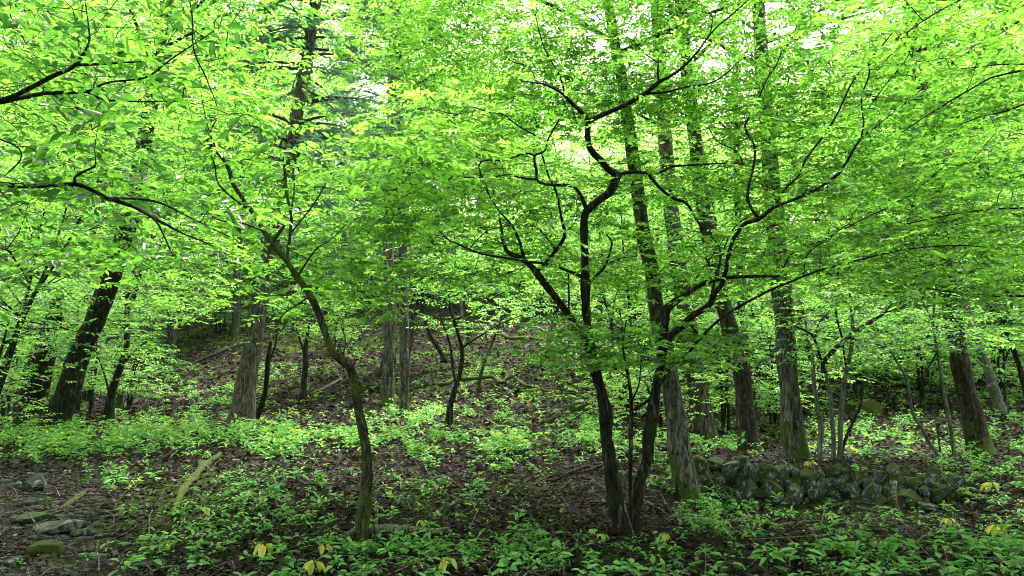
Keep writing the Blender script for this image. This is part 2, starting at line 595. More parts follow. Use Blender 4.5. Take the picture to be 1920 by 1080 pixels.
def tube_vf(C, rad, sides, rough=0.0, seed=1, flare=None):
    """tube through points C with radii rad: vertices and quads (tip closed to a point ring)"""
    C = np.asarray(C, float)
    n = len(C)
    T = unit(np.gradient(C, axis=0))
    ref = np.array([0.13, 1.0, 0.07]) if abs(T[0][2]) > 0.5 else np.array([0.05, 0.1, 1.0])
    S = unit(np.cross(T, ref))
    U = np.cross(T, S)
    a = np.linspace(0, 2 * np.pi, sides, endpoint=False)
    r = np.repeat(np.asarray(rad, float)[:, None], sides, 1)
    V0 = C[:, None] + (S[:, None] * np.cos(a)[None, :, None] + U[:, None] * np.sin(a)[None, :, None]) * r[..., None]
    if rough > 0:
        f = 1.0 / max(np.max(rad), 0.01)
        nz = snoise(V0.reshape(-1, 3), seed, 0.35 * f).reshape(n, sides) + 0.4 * snoise(V0.reshape(-1, 3), seed + 1, 1.1 * f).reshape(n, sides)
        r = r * (1 + rough * nz)
    if flare is not None:
        h = C[:, 2] - C[0, 2]
        k = np.exp(-h / flare[0])[:, None]
        lobes = 1 + 0.35 * np.cos(a * 4 + seed)[None] + 0.25 * np.cos(a * 7 + seed * 2)[None]
        r = r * (1 + flare[1] * k * lobes)
    V = C[:, None] + (S[:, None] * np.cos(a)[None, :, None] + U[:, None] * np.sin(a)[None, :, None]) * r[..., None]
    i, j = np.meshgrid(np.arange(n - 1), np.arange(sides), indexing='ij')
    j2 = (j + 1) % sides
    q = np.stack([i * sides + j, (i + 1) * sides + j, (i + 1) * sides + j2, i * sides + j2], -1).reshape(-1, 4)
    V = V.reshape(-1, 3)
    # end caps as quad fans onto one more tiny ring
    tip = np.repeat((C[-1] + T[-1] * rad[-1] * 0.6)[None], sides, 0)
    bot = np.repeat(C[0][None], sides, 0)
    base = len(V)
    V = np.vstack([V, tip, bot])
    jj = np.arange(sides)
    k2 = (jj + 1) % sides
    q = np.vstack([q, np.stack([(n - 1) * sides + jj, base + jj, base + k2, (n - 1) * sides + k2], -1),
                   np.stack([base + sides + jj, jj, k2, base + sides + k2], -1)])
    return V, q


class Tubes:
    def __init__(self):
        self.V, self.Q, self.n = [], [], 0

    def add(self, C, rad, sides=5, rough=0.0, seed=1, flare=None):
        V, q = tube_vf(C, rad, sides, rough, seed, flare)
        self.V.append(V)
        self.Q.append(q + self.n)
        self.n += len(V)

    def build(self, name, mat, parent=None, origin=None):
        V = np.vstack(self.V)
        if origin is not None:
            V = V - np.asarray(origin)
        return link(name, np_mesh(name, V, np.vstack(self.Q), 4, smooth=True), mat, parent)


def twig_many(starts, ends, r0, sides=3, arch=0.12, rg=rng, segs=4):
    """many thin curved twigs at once -> (V, Q)"""
    n = len(starts)
    t = np.linspace(0, 1, segs + 1)
    d = ends - starts
    ln = np.linalg.norm(d, axis=1)
    off = rg.normal(0, 1, (n, 3)) * (ln * 0.09)[:, None]
    off2 = rg.normal(0, 1, (n, 3)) * (ln * 0.05)[:, None]
    C = starts[:, None] + d[:, None] * t[None, :, None] + off[:, None] * np.sin(np.pi * t)[None, :, None] + off2[:, None] * np.sin(2 * np.pi * t)[None, :, None]
    C[..., 2] += arch * ln[:, None] * np.sin(np.pi * t)[None]
    T = unit(np.gradient(C, axis=1))
    ref = unit(rg.normal(0, 1, (n, 1, 3)))
    S = unit(np.cross(T, ref))
    U = np.cross(T, S)
    a = np.linspace(0, 2 * np.pi, sides, endpoint=False)
    r = (r0[:, None] * (1 - 0.75 * t)[None])
    V = C[:, :, None] + (S[:, :, None] * np.cos(a)[None, None, :, None] + U[:, :, None] * np.sin(a)[None, None, :, None]) * r[:, :, None, None]
    i, j = np.meshgrid(np.arange(segs), np.arange(sides), indexing='ij')
    j2 = (j + 1) % sides
    q = np.stack([i * sides + j, (i + 1) * sides + j, (i + 1) * sides + j2, i * sides + j2], -1).reshape(-1, 4)
    k = (segs + 1) * sides
    Q = (q[None] + (np.arange(n) * k)[:, None, None]).reshape(-1, 4)
    return V.reshape(-1, 3), Q, C


class Tree:
    """a traced tree: limbs follow the photograph at their own distances, twigs and leaves grow from the limbs"""

    def __init__(self, name, label, cat, base, mat, group=None):
        self.base = np.asarray(base, float)
        self.root = thing(name, label, cat, tuple(self.base), group)
        self.mat = mat
        self.pts, self.rad = [], []
        self.tw = []
        self.lv = []
        self.seed = int(abs(base[0]) * 100 + base[1] * 37) + 3

    def limb(self, px, d0, d1=None, attach=True, name='branch', sides=10, sub=5, rough=0.1, flare=None, wobble=0.0, mat=None):
        """px: list of (x, y, width in pixels); d0..d1: distance at the start and the end"""
        d1 = d0 if d1 is None else d1
        xy = np.array([(p[0], p[1]) for p in px], float)
        s = np.r_[0, np.cumsum(np.hypot(*np.diff(xy, axis=0).T))]
        s = s / s[-1]
        P3, rr = [], []
        start = None
        if attach and self.pts:
            A = np.vstack(self.pts)
            qx, qy = project(A)
            k = np.argmin((qx - xy[0, 0]) ** 2 + (qy - xy[0, 1]) ** 2)
            start = A[k]
            d0 = start[1]
            if d1 is None:
                d1 = d0
        self.seed += 1
        r = np.random.default_rng(self.seed)
        for i, p in enumerate(px):
            d = d0 + (d1 - d0) * s[i]
            P3.append(at(p[0], p[1], d))
            rr.append(max(p[2], 1.0) * 0.5 * d * depth_scale(p[1]) / F)
        if start is not None:
            P3[0] = start
        P3 = np.array(P3)
        C = catmull(P3, sub)
        rad = np.interp(np.linspace(0, 1, len(C)), np.linspace(0, 1, len(rr)), rr)
        if wobble > 0 and len(C) > 6:
            wv = r.normal(0, 1, C.shape)
            for _ in range(2):
                wv[1:-1] = (wv[:-2] + wv[1:-1] + wv[2:]) / 3
            wv[0] = 0
            C = C + wv * wobble
        if flare is not None:
            C = np.vstack([C[0] - np.array([0, 0, 0.15]), C])
            rad = np.r_[rad[0] * 1.05, rad]
        t = Tubes()
        t.add(C, rad, sides, rough, self.seed, flare)
        o = t.build(name, mat or self.mat, self.root, self.base)
        self.pts.append(C)
        self.rad.append(rad)
        return C

    def skel(self):
        return np.vstack(self.pts)

    def pads(self, centres, nspray=9, spread=0.34, flat=0.16, length=0.30, leaf=0.075, tint=(0.3, 0.75), up=0.25, reach=2.2, nleaf=9,
             twig_r=0.006, spray_twigs=True, lo=0.0):
        """clusters of leafy sprays round each centre, each carried by a twig from the nearest limb"""
        centres = np.asarray(centres, float)
        if not len(centres):
            return
        A = self.skel()
        A = A[A[:, 2] > lo] if (A[:, 2] > lo).any() else A
        d2 = ((centres[:, None] - A[None]) ** 2).sum(-1)
        order = np.argsort(d2.min(1))
        na, nc = len(A), len(centres)
        buf = np.vstack([A, np.zeros((nc, 3))])
        use = np.zeros(na + nc)                 # twigs already leaving each point
        m_ = na
        starts = np.empty_like(centres)
        for i in order:                         # each twig leaves the nearest free limb point or an earlier twig's end
            c = centres[i]
            q = ((buf[:m_] - c) ** 2).sum(1) + 0.5 * np.maximum(buf[:m_, 2] - c[2], 0) ** 2
            q = q * (1 + 0.45 * use[:m_])
            k = q.argmin()
            use[k] += 1
            starts[i] = buf[k]
            if ((buf[k] - c) ** 2).sum() < reach * reach:
                buf[m_] = c
                use[m_] = 0.5
                m_ += 1
        ln = np.linalg.norm(centres - starts, axis=1)
        ok = ln < reach
        centres, starts, ln = centres[ok], starts[ok], ln[ok]
        n = len(centres)
        if n == 0:
            return
        V, Q, C = twig_many(starts, centres, twig_r * (0.6 + 0.9 * ln), 4, 0.06)
        self.tw.append((V, Q))
        # sprays spread from points along the outer part of each twig
        tt = rng.integers(2, 5, (n, nspray))
        P = C[np.arange(n)[:, None], tt].reshape(-1, 3)
        out = unit(np.repeat((centres - starts) * np.array([1, 1, 0.2]), nspray, 0) + 1e-4)
        m = len(P)
        az = rng.uniform(0, 2 * np.pi, m)
        A2 = np.c_[np.cos(az), np.sin(az), rng.normal(0.02, 0.12, m)] + 0.5 * out
        off = np.c_[rng.normal(0, spread, m), rng.normal(0, spread, m), rng.normal(0, flat, m)]
        E = P + off
        Nn = np.c_[rng.normal(0, up, m), rng.normal(0, up, m), np.ones(m)]
        tn = np.repeat(rng.uniform(tint[0] - .1, tint[1] + .12, n), nspray) + rng.normal(0, 0.1, m)
        self.lv.append(spray_leaves(E, A2, Nn, tn, length, leaf, nleaf))
        if spray_twigs:
            V2, Q2, _ = twig_many(P, E + unit(A2) * length * 0.5, np.full(m, twig_r * 0.42), 3, 0.03, segs=2)
            self.tw.append((V2, Q2))

    def along(self, every=0.22, side=(0.2, 0.7), minr=0.0, maxr=0.03, zlift=0.08, rnd=1.0, zmin=0.0):
        """centres beside the thin limbs"""
        out = []
        for C, rad in zip(self.pts, self.rad):
            s = np.r_[0, np.cumsum(np.linalg.norm(np.diff(C, axis=0), axis=1))]
            for q in np.arange(every * 0.5, s[-1], every):
                p = np.array([np.interp(q, s, C[:, a]) for a in range(3)])
                r_ = np.interp(q, s, rad)
                if r_ > maxr or r_ < minr or p[2] < zmin:
                    continue
                a = rng.uniform(0, 2 * np.pi)
                l = rng.uniform(*side)
                out.append(p + np.array([math.cos(a) * l, math.sin(a) * l, rng.normal(zlift, 0.12)]))
        return out

    def finish(self, leafmat, fine=True, crown='crown', twmat=None):
        if self.tw:
            V, Q, n = [], [], 0
            for v, q in self.tw:
                V.append(v)
                Q.append(q + n)
                n += len(v)
            link('twigs', np_mesh('twigs', np.vstack(V) - self.base, np.vstack(Q), 4, smooth=True), twmat or self.mat, self.root)['kind'] = 'stuff'
        if self.lv:
            arr = [np.concatenate([l[i] for l in self.lv]) for i in range(6)]
            arr[0] = arr[0] - self.base
            link(crown, leaves_mesh(crown, *arr, fine=fine), leafmat, self.root)
        return self.root


def boxpads(n, x0, y0, x1, y1, d0, d1, avoid=()):
    out = []
    while len(out) < n:
        px, py = rng.uniform(x0, x1), rng.uniform(y0, y1)
        d = rng.uniform(d0, d1)
        if any(((px - a) / c) ** 2 + ((py - b) / e) ** 2 < 1 for a, b, c, e in avoid):
            if rng.random() < 0.93:
                continue
        out.append(at(px, py, d))
    return out


# openings in the canopy where the white sky shows (pixel centre and half sizes)
GAPS = [(925, 105, 60, 45), (960, 20, 60, 30), (1360, 55, 60, 40), (1100, 300, 110, 55), (1310, 130, 40, 60), (1265, 290, 40, 60),
        (1690, 20, 70, 30), (1600, 70, 70, 35), (1780, 35, 40, 40), (520, 100, 60, 60), (625, 40, 35, 45), (1020, 215, 50, 40), (1110, 335, 90, 30),
        (1340, 260, 40, 30), (60, 70, 20, 20), (1200, 30, 40, 25), (640, 260, 100, 150), (560, 200, 50, 210), (530, 60, 80, 90), (740, 190, 38, 75), (742, 515, 38, 55), (1205, 400, 30, 60), (1250, 290, 25, 45)]

# ------------------------------------------------------------------ the forked tree in the middle
T = Tree('forked_tree', "dark forked tree with two mossy stems standing before the stone wall", "tree", at(1175, 1004, 7.0), M['bark_dark'])
T.limb([(1163, 1008, 34), (1154, 943, 31), (1146, 890, 27), (1142, 858, 25), (1137, 820, 24), (1136, 781, 26), (1134, 760, 25), (1127, 730, 22), (1113, 688, 20),
        (1106, 645, 19), (1101, 603, 15), (1098, 560, 16), (1098, 530, 18), (1097, 490, 16), (1096, 450, 15), (1095, 420, 15), (1100, 397, 16),
        (1120, 378, 14), (1145, 358, 14), (1158, 328, 15)], 7.0, 7.0, attach=False, name='trunk', sides=16, rough=0.2, flare=(0.12, 0.28))
T.limb([(1185, 1003, 32), (1190, 960, 26), (1196, 930, 24), (1201, 900, 24), (1214, 858, 21), (1218, 815, 21), (1227, 752, 20), (1233, 709, 20), (1240, 679, 21),
        (1241, 645, 17), (1247, 603, 15), (1248, 583, 18), (1262, 568, 13), (1280, 557, 12), (1300, 542, 9), (1330, 527, 8), (1367, 520, 6), (1413, 518, 6), (1460, 518, 4)],
       7.1, 6.9, attach=False, name='trunk', sides=16, rough=0.2, flare=(0.12, 0.28))
BR = [
    ([(1160, 325, 15), (1140, 315, 13), (1125, 300, 13), (1108, 280, 12), (1102, 258, 11), (1105, 230, 11), (1120, 220, 9), (1150, 205, 9), (1180, 192, 9),
      (1210, 175, 8), (1235, 155, 8), (1260, 140, 6), (1285, 122, 5), (1310, 95, 4), (1340, 55, 3), (1380, 20, 3), (1415, -10, 2)], 7.0, 6.2),
    ([(1213, 178, 6), (1250, 172, 4), (1285, 163, 4), (1330, 156, 3), (1360, 140, 3), (1388, 112, 2)], 6.6, 6.9),
    ([(1105, 230, 9), (1090, 210, 8), (1070, 190, 7), (1050, 172, 5), (1025, 160, 4), (1000, 155, 3), (975, 153, 2)], 6.9, 6.0),
    ([(1060, 180, 4), (1048, 140, 3), (1020, 90, 2.5), (1003, 30, 2)], 6.8, 6.2),
    ([(1237, 155, 4), (1233, 135, 4), (1236, 112, 3)], 6.6, 6.6),
    ([(1160, 325, 8), (1185, 322, 7), (1215, 325, 6), (1240, 322, 5), (1262, 312, 5), (1290, 310, 4), (1340, 307, 3), (1395, 308, 2.5)], 7.0, 7.6),
    ([(1215, 328, 6), (1240, 355, 6), (1265, 372, 6), (1285, 380, 5), (1300, 400, 5), (1317, 430, 4)], 7.1, 7.7),
    ([(1097, 395, 8), (1091, 370, 7), (1075, 350, 6), (1040, 346, 6), (1010, 341, 5), (1005, 320, 5), (1003, 293, 5), (1020, 283, 4), (1028, 260, 4), (1042, 235, 3), (1060, 205, 2)], 7.0, 6.4),
    ([(1003, 291, 4), (987, 288, 4), (967, 293, 3), (947, 300, 3), (917, 300, 3), (903, 303, 3), (898, 315, 3), (908, 340, 2.5), (918, 370, 2)], 6.6, 6.5),
    ([(1006, 336, 5), (973, 332, 3.5), (953, 328, 3), (917, 333, 3), (870, 333, 2)], 6.8, 6.2),
    ([(1022, 262, 3), (1000, 252, 3), (970, 235, 2.5), (945, 215, 2.5), (918, 210, 2), (880, 200, 2), (860, 215, 1.5)], 6.5, 6.0),
    ([(1108, 648, 16), (1087, 625, 14), (1070, 595, 14), (1053, 573, 14), (1033, 547, 13), (1010, 517, 13), (993, 497, 11), (973, 483, 10), (952, 473, 8), (944, 453, 7), (942, 437, 5), (936, 410, 4)], 7.0, 7.5),
    ([(983, 488, 6), (978, 465, 6), (970, 443, 5), (960, 423, 4), (940, 400, 3.5), (927, 383, 3), (905, 340, 2), (895, 300, 2)], 7.4, 7.2),
    ([(1013, 510, 8), (1035, 478, 7), (1058, 444, 7), (1053, 410, 5), (1042, 360, 4), (1030, 333, 4), (1022, 310, 4), (1016, 285, 3)], 7.3, 6.8),
    ([(1038, 473, 4), (1020, 440, 3), (995, 415, 3), (975, 385, 2), (960, 365, 2)], 7.2, 7.6),
    ([(1058, 440, 3), (1075, 422, 2.5), (1082, 400, 2), (1080, 370, 1.5)], 7.1, 7.3),
    ([(1094, 524, 8), (1057, 505, 5), (1023, 495, 5), (983, 490, 4.5), (940, 483, 4.5), (907, 477, 4), (880, 467, 4), (853, 455, 3), (837, 447, 3), (823, 433, 2)], 7.0, 6.0),
    ([(883, 468, 2.5), (905, 440, 2), (925, 428, 2), (965, 420, 1.5)], 6.3, 6.4),
    ([(1104, 534, 6), (1120, 515, 5), (1135, 497, 5), (1143, 473, 4), (1147, 453, 4), (1137, 440, 2.5)], 7.0, 6.9),
    ([(1135, 498, 3), (1165, 485, 2), (1195, 480, 1.5)], 6.9, 6.7),
    ([(1066, 590, 4), (1067, 547, 3.5), (1065, 513, 2.5)], 7.2, 7.2),
    ([(1240, 660, 16), (1257, 630, 14), (1280, 610, 13), (1300, 592, 13), (1330, 571, 12), (1340, 550, 10), (1353, 533, 9), (1360, 510, 8), (1364, 488, 8), (1373, 453, 7), (1383, 437, 7),
      (1396, 420, 8), (1423, 410, 8), (1447, 390, 8), (1465, 382, 6), (1493, 373, 6), (1520, 360, 6), (1540, 350, 6), (1567, 330, 6), (1583, 313, 5), (1600, 280, 4.5), (1613, 260, 4), (1620, 227, 3.5),
      (1615, 183, 3), (1630, 143, 3), (1633, 113, 3), (1657, 83, 2.5), (1690, 40, 2), (1710, 5, 2)], 7.0, 6.0),
    ([(1423, 408, 6), (1407, 387, 6), (1402, 360, 5), (1415, 300, 5), (1413, 270, 5), (1397, 240, 5), (1405, 220, 4), (1417, 197, 4), (1437, 150, 3), (1453, 127, 3), (1467, 97, 2)], 6.8, 7.2),
    ([(1450, 388, 6), (1470, 358, 4), (1497, 330, 4), (1510, 300, 4), (1547, 250, 4), (1573, 207, 3.5), (1593, 163, 3), (1612, 135, 2.5), (1632, 115, 2)], 6.8, 6.6),
    ([(1614, 258, 3), (1650, 232, 2), (1700, 190, 1.5), (1730, 170, 1.2)], 6.3, 6.5),
    ([(1625, 215, 2.5), (1660, 160, 2), (1700, 110, 2), (1720, 70, 1.5)], 6.3, 5.8),
    ([(1400, 300, 2.5), (1380, 282, 2.5), (1345, 265, 2), (1330, 240, 1.5)], 7.1, 7.4),
    ([(1234, 735, 6), (1262, 690, 5), (1290, 663, 5), (1310, 637, 5), (1347, 600, 5), (1390, 573, 5), (1447, 543, 4.5), (1493, 523, 4), (1547, 503, 4), (1590, 493, 4), (1640, 480, 3.5), (1697, 468, 3), (1780, 460, 2.5), (1847, 463, 2)], 7.0, 5.6),
    ([(1582, 494, 4), (1572, 505, 4), (1568, 522, 3), (1552, 512, 2.5)], 6.1, 6.1),
    ([(1290, 600, 4), (1310, 628, 4), (1308, 630, 3), (1298, 622, 2)], 6.9, 6.9),
    ([(1328, 572, 5), (1350, 490, 3), (1375, 430, 3), (1410, 400, 2)], 6.9, 7.3),
    ([(1280, 556, 4), (1310, 515, 3), (1335, 480, 2.5), (1350, 460, 2), (1365, 430, 1.5)], 6.9, 7.2),
    ([(1500, 520, 3), (1520, 470, 2), (1600, 420, 2), (1700, 370, 1.8), (1760, 320, 1.5)], 6.4, 6.9),
    ([(1465, 498, 3), (1490, 470, 2.5), (1540, 452, 2), (1590, 420, 1.5)], 6.9, 7.2),
    ([(1225, 745, 6), (1205, 757, 6), (1188, 768, 5)], 7.1, 7.05),
    ([(1340, 522, 5), (1350, 470, 3), (1330, 440, 2)], 6.9, 7.3),
    ([(1236, 700, 4), (1262, 690, 3), (1285, 676, 3), (1320, 690, 2), (1355, 700, 1.5)], 7.1, 6.5),
]
for pts, d0, d1 in BR:
    T.limb(pts, d0, d1, wobble=0.004, sides=9 if pts[0][2] > 5 else 6, sub=4)
pad = T.along(0.26, (0.1, 0.55), maxr=0.02, zmin=1.9)
T.pads(pad, 5, 0.2, 0.09, 0.24, 0.066, reach=1.2)
mid = boxpads(38, 680, -70, 1060, 130, 7.4, 9.6) + boxpads(22, 860, 80, 1130, 230, 7.8, 9.4) + boxpads(18, 1120, -70, 1560, 330, 7.8, 9.6, GAPS)
for bx_ in ((7, 1125, -60, 1190, 250), (5, 1222, -60, 1256, 100), (6, 1265, -60, 1325, 260), (6, 1412, -60, 1448, 300), (8, 1690, -60, 1765, 480)):
    mid += boxpads(*bx_, 7.9, 9.4) + boxpads(116, 640, -60, 1880, 370, 7.9, 10.2, GAPS) + boxpads(40, 650, 350, 1880, 560, 8.0, 10.0, [(735, 500, 60, 90), (1215, 440, 50, 110), (1470, 560, 50, 60)])
T.pads(mid, 9, 0.34, 0.08, 0.28, 0.075, reach=3.2, tint=(0.35, 0.8), twig_r=0.004)
low = boxpads(26, 1010, 600, 1420, 690, 6.8, 8.0)
T.pads(low, 8, 0.24, 0.05, 0.25, 0.07, reach=1.0, tint=(0.3, 0.6), twig_r=0.004)
T.pads(boxpads(20, 1250, 400, 1880, 560, 7.8, 9.4), 9, 0.34, 0.06, 0.28, 0.075, reach=1.6, tint=(0.25, 0.6), twig_r=0.004)
T.pads(boxpads(36, 640, 200, 900, 400, 5.6, 7.5, GAPS), 9, 0.3, 0.06, 0.28, 0.075, reach=1.8, tint=(0.45, 0.9), twig_r=0.004)
T.finish(M['leaf_near'])

# slim sapling between the two stems
S = Tree('sapling', "thin dark sapling standing between the two stems of the forked tree", "sapling", at(1184, 998, 6.85), M['bark_dark'])
S.limb([(1184, 998, 8), (1182, 905, 8), (1183, 815, 8), (1184, 765, 8), (1180, 718, 6), (1172, 680, 4), (1168, 640, 3), (1175, 600, 2)], 6.85, 6.6, attach=False, name='trunk', sides=8, flare=(0.05, 0.3))
S.limb([(1184, 760, 4), (1198, 720, 3), (1202, 680, 2), (1210, 640, 1.5)], 6.8, 6.5)
S.limb([(1180, 710, 3), (1150, 690, 2), (1120, 680, 1.5)], 6.8, 6.3)
S.pads(boxpads(16, 1060, 600, 1290, 700, 6.4, 7.2), 7, 0.2, 0.04, 0.24, 0.075, reach=1.0, tint=(0.35, 0.6), twig_r=0.004)
S.finish(M['leaf_near'])

# ------------------------------------------------------------------ the mossy leaning tree on the left
T = Tree('leaning_tree', "slender crooked tree with mossy trunk leaning to the left behind the fallen pale log", "tree", at(680, 1014, 6.8), M['bark_mossy'])
T.limb([(677, 1014, 26), (683, 953, 24), (687, 907, 22), (688, 867, 20), (683, 820, 19), (675, 780, 18), (667, 740, 17), (663, 712, 16), (655, 688, 17), (640, 674, 16), (625, 663, 13),
        (613, 633, 12), (597, 587, 13), (577, 547, 13), (553, 513, 12), (533, 483, 12), (510, 457, 10), (493, 430, 9), (477, 403, 8), (462, 383, 8), (448, 362, 8), (436, 342, 8), (430, 320, 8), (420, 300, 8),
        (403, 280, 7), (390, 264, 6), (385, 250, 4)], 6.8, 7.2, attach=False, name='trunk', sides=12, rough=0.13, flare=(0.1, 0.3))
for pts, d0, d1 in [
    ([(540, 490, 6), (544, 440, 6), (545, 400, 5), (537, 360, 6), (533, 310, 6), (525, 277, 6), (533, 253, 4)], 7.0, 7.3),
    ([(543, 400, 4), (552, 350, 3), (547, 283, 3), (556, 240, 2)], 7.2, 7.6),
    ([(510, 460, 7), (520, 440, 8), (535, 420, 5)], 7.0, 7.1),
    ([(472, 395, 5), (448, 380, 4), (410, 345, 3.5), (403, 310, 3), (395, 290, 2)], 7.1, 6.7),
    ([(390, 262, 4), (396, 245, 3), (405, 225, 2)], 7.2, 7.2),
    ([(580, 560, 4), (560, 570, 3), (535, 585, 3), (520, 605, 2)], 6.9, 7.4),
    ([(533, 300, 3), (515, 295, 3), (490, 285, 2), (460, 265, 1.5)], 7.2, 6.8),
    ([(560, 520, 4), (590, 470, 3), (620, 450, 2), (650, 420, 2)], 7.0, 6.4),
    ([(545, 440, 3), (590, 380, 3), (625, 318, 3)], 7.1, 7.6),
    ([(498, 435, 4), (460, 420, 3), (420, 415, 2), (370, 400, 2)], 7.0, 6.4),
    ([(420, 300, 3), (395, 255, 3), (380, 190, 2), (372, 120, 2), (362, 40, 1.5)], 7.2, 6.2),
    ([(640, 672, 3), (648, 640, 3), (640, 610, 2)], 6.9, 7.1),
    ([(667, 735, 3), (695, 722, 2), (715, 728, 1.5)], 6.9, 6.7),
]:
    T.limb(pts, d0, d1, wobble=0.004, sides=8, sub=4)
pad = T.along(0.9, (0.2, 0.7), maxr=0.012, zmin=2.5)
T.pads(pad, 8, 0.24, 0.09, 0.27, 0.08, reach=1.2, tint=(0.35, 0.8))
T.pads(boxpads(60, 300, 330, 780, 590, 7.5, 9.1, GAPS), 8, 0.28, 0.06, 0.27, 0.085, reach=1.8, tint=(0.35, 0.8), twig_r=0.004)
T.pads(boxpads(40, 330, 120, 700, 380, 7.6, 9.0, GAPS), 8, 0.28, 0.08, 0.27, 0.085, reach=1.9, tint=(0.4, 0.85), twig_r=0.004)
T.finish(M['leaf_near'])

# ------------------------------------------------------------------ trees outside the frame whose branches reach in
T = Tree('overhanging_tree', "large leaved tree reaching in over the path from beyond the left edge", "tree", (-4.4, 3.4, gz([[-4.4, 3.4]])[0]), M['bark_dark'])
bx, by, bz = T.base
C0 = np.array([(bx, by, bz), (bx - .05, by + .03, bz + 1.0), (bx + .05, by + .05, bz + 2.0), (bx + .2, by + .1, bz + 3.2), (bx + .5, by + .2, bz + 4.4), (bx + .9, by + .3, bz + 5.4)])
tb = Tubes()
tb.add(catmull(C0, 5), np.linspace(0.13, 0.03, 26), 12, 0.12, 5, (0.15, 0.4))
tb.build('trunk', T.mat, T.root, T.base)
T.pts.append(catmull(C0, 5)); T.rad.append(np.linspace(0.13, 0.03, 26))
for pts, d0, d1 in [
    ([(-420, 260, 22), (-150, 225, 16), (0, 190, 9), (50, 168, 8), (100, 143, 8), (140, 122, 7), (165, 85, 5), (166, 50, 3), (160, 5, 2)], 3.4, 3.7),
    ([(142, 122, 7), (180, 122, 5), (230, 117, 4), (280, 116, 3)], 3.6, 3.9),
    ([(-150, 225, 16), (0, 192, 8), (80, 175, 8), (160, 172, 6), (200, 155, 4), (270, 145, 4), (320, 112, 3), (400, 60, 2)], 3.5, 4.2),
    ([(165, 172, 5), (200, 188, 4), (260, 190, 3), (340, 190, 2)], 3.8, 4.3),
    ([(-420, 320, 22), (-150, 330, 18), (0, 345, 11), (60, 350, 9), (110, 347, 8), (150, 347, 8), (200, 370, 8), (250, 387, 7), (300, 415, 6), (350, 440, 3), (400, 460, 2)], 3.4, 4.3),
    ([(140, 345, 6), (143, 330, 5), (175, 312, 4), (180, 300, 2)], 3.6, 3.6),
    ([(255, 390, 5), (290, 412, 4), (310, 450, 3), (325, 480, 2)], 3.9, 4.2),
    ([(200, 365, 5), (290, 378, 4), (360, 410, 3), (430, 445, 2)], 3.9, 4.6),
    ([(-300, 60, 18), (-80, -60, 12), (120, -120, 8), (300, -100, 6), (355, 0, 3), (362, 90, 3), (385, 140, 3), (400, 180, 2), (408, 205, 1.5)], 3.4, 4.0),
    ([(280, -100, 4), (420, -80, 4), (520, -20, 3), (560, 30, 2)], 3.8, 4.4),
    ([(-420, 500, 16), (-120, 470, 10), (0, 465, 4), (30, 490, 3), (55, 530, 2)], 3.4, 4.6),
    ([(-150, 230, 9), (0, 260, 3), (40, 290, 3), (10, 330, 2)], 3.4, 3.6),
]:
    T.limb(pts, d0, d1, wobble=0.003, sides=8, sub=5)
pad = [p for p in T.along(0.3, (0.05, 0.4), maxr=0.012, zmin=1.8)]
T.pads(pad, 6, 0.16, 0.07, 0.26, 0.08, reach=1.0, tint=(0.05, 0.45), up=0.35, nleaf=8, twig_r=0.004)
T.pads(boxpads(95, -60, -80, 500, 300, 4.0, 6.2, [(440, 330, 160, 170), (560, 200, 60, 230), (520, 60, 60, 90)]), 6, 0.28, 0.10, 0.25, 0.064, reach=2.2, tint=(0.1, 0.6), up=0.35, nleaf=8, twig_r=0.004)
T.pads(boxpads(26, -60, 330, 340, 520, 4.3, 6.0), 6, 0.22, 0.06, 0.26, 0.078, reach=1.3, tint=(0.1, 0.5), up=0.3, nleaf=8, twig_r=0.004)
T.finish(M['leaf_near'])

T = Tree('overhanging_tree', "small leaved tree reaching in from beyond the right edge", "tree", (6.6, 5.2, gz([[6.6, 5.2]])[0]), M['bark_dark'])
bx, by, bz = T.base
C0 = np.array([(bx, by, bz), (bx - .05, by + .03, bz + 1.0), (bx - .1, by + .05, bz + 2.2), (bx - .3, by + .1, bz + 3.6), (bx - .6, by + .2, bz + 5.0)])
tb = Tubes()
tb.add(catmull(C0, 5), np.linspace(0.12, 0.03, 21), 12, 0.12, 6, (0.15, 0.4))
tb.build('trunk', T.mat, T.root, T.base)
T.pts.append(catmull(C0, 5)); T.rad.append(np.linspace(0.12, 0.03, 21))
for pts, d0, d1 in [
    ([(2500, 230, 16), (2200, 150, 12), (1990, 120, 7), (1920, 132, 4), (1870, 142, 4), (1840, 155, 3), (1790, 185, 3), (1740, 215, 2), (1690, 250, 1.5)], 5.2, 5.0),
    ([(1990, 120, 5), (1920, 120, 3), (1870, 122, 2.5), (1800, 130, 2)], 5.1, 5.2),
    ([(2500, 260, 14), (2200, 215, 10), (1990, 170, 6), (1920, 195, 4), (1880, 210, 3.5), (1840, 218, 2.5), (1800, 235, 2)], 5.2, 5.2),
    ([(2550, 560, 16), (2200, 560, 9), (2000, 565, 5), (1920, 555, 4), (1860, 555, 3.5), (1790, 548, 3), (1730, 540, 2)], 5.2, 6.4),
    ([(2400, 0, 10), (2100, -60, 8), (1900, -40, 4), (1780, 10, 3), (1700, 60, 2)], 5.2, 5.0),
    ([(2450, 400, 10), (2100, 400, 8), (1920, 390, 4), (1800, 400, 3), (1700, 420, 2)], 5.2, 6.0),
]:
    T.limb(pts, d0, d1, wobble=0.003, sides=8, sub=5)
T.pads(T.along(0.16, (0.1, 0.5), maxr=0.02, zmin=1.8), 7, 0.2, 0.07, 0.25, 0.07, reach=1.2, tint=(0.2, 0.6), twig_r=0.004)
T.pads(boxpads(100, 1650, -80, 1980, 560, 5.4, 7.8, GAPS), 8, 0.28, 0.08, 0.26, 0.07, reach=2.0, tint=(0.25, 0.7), twig_r=0.004)
T.finish(M['leaf_near'])

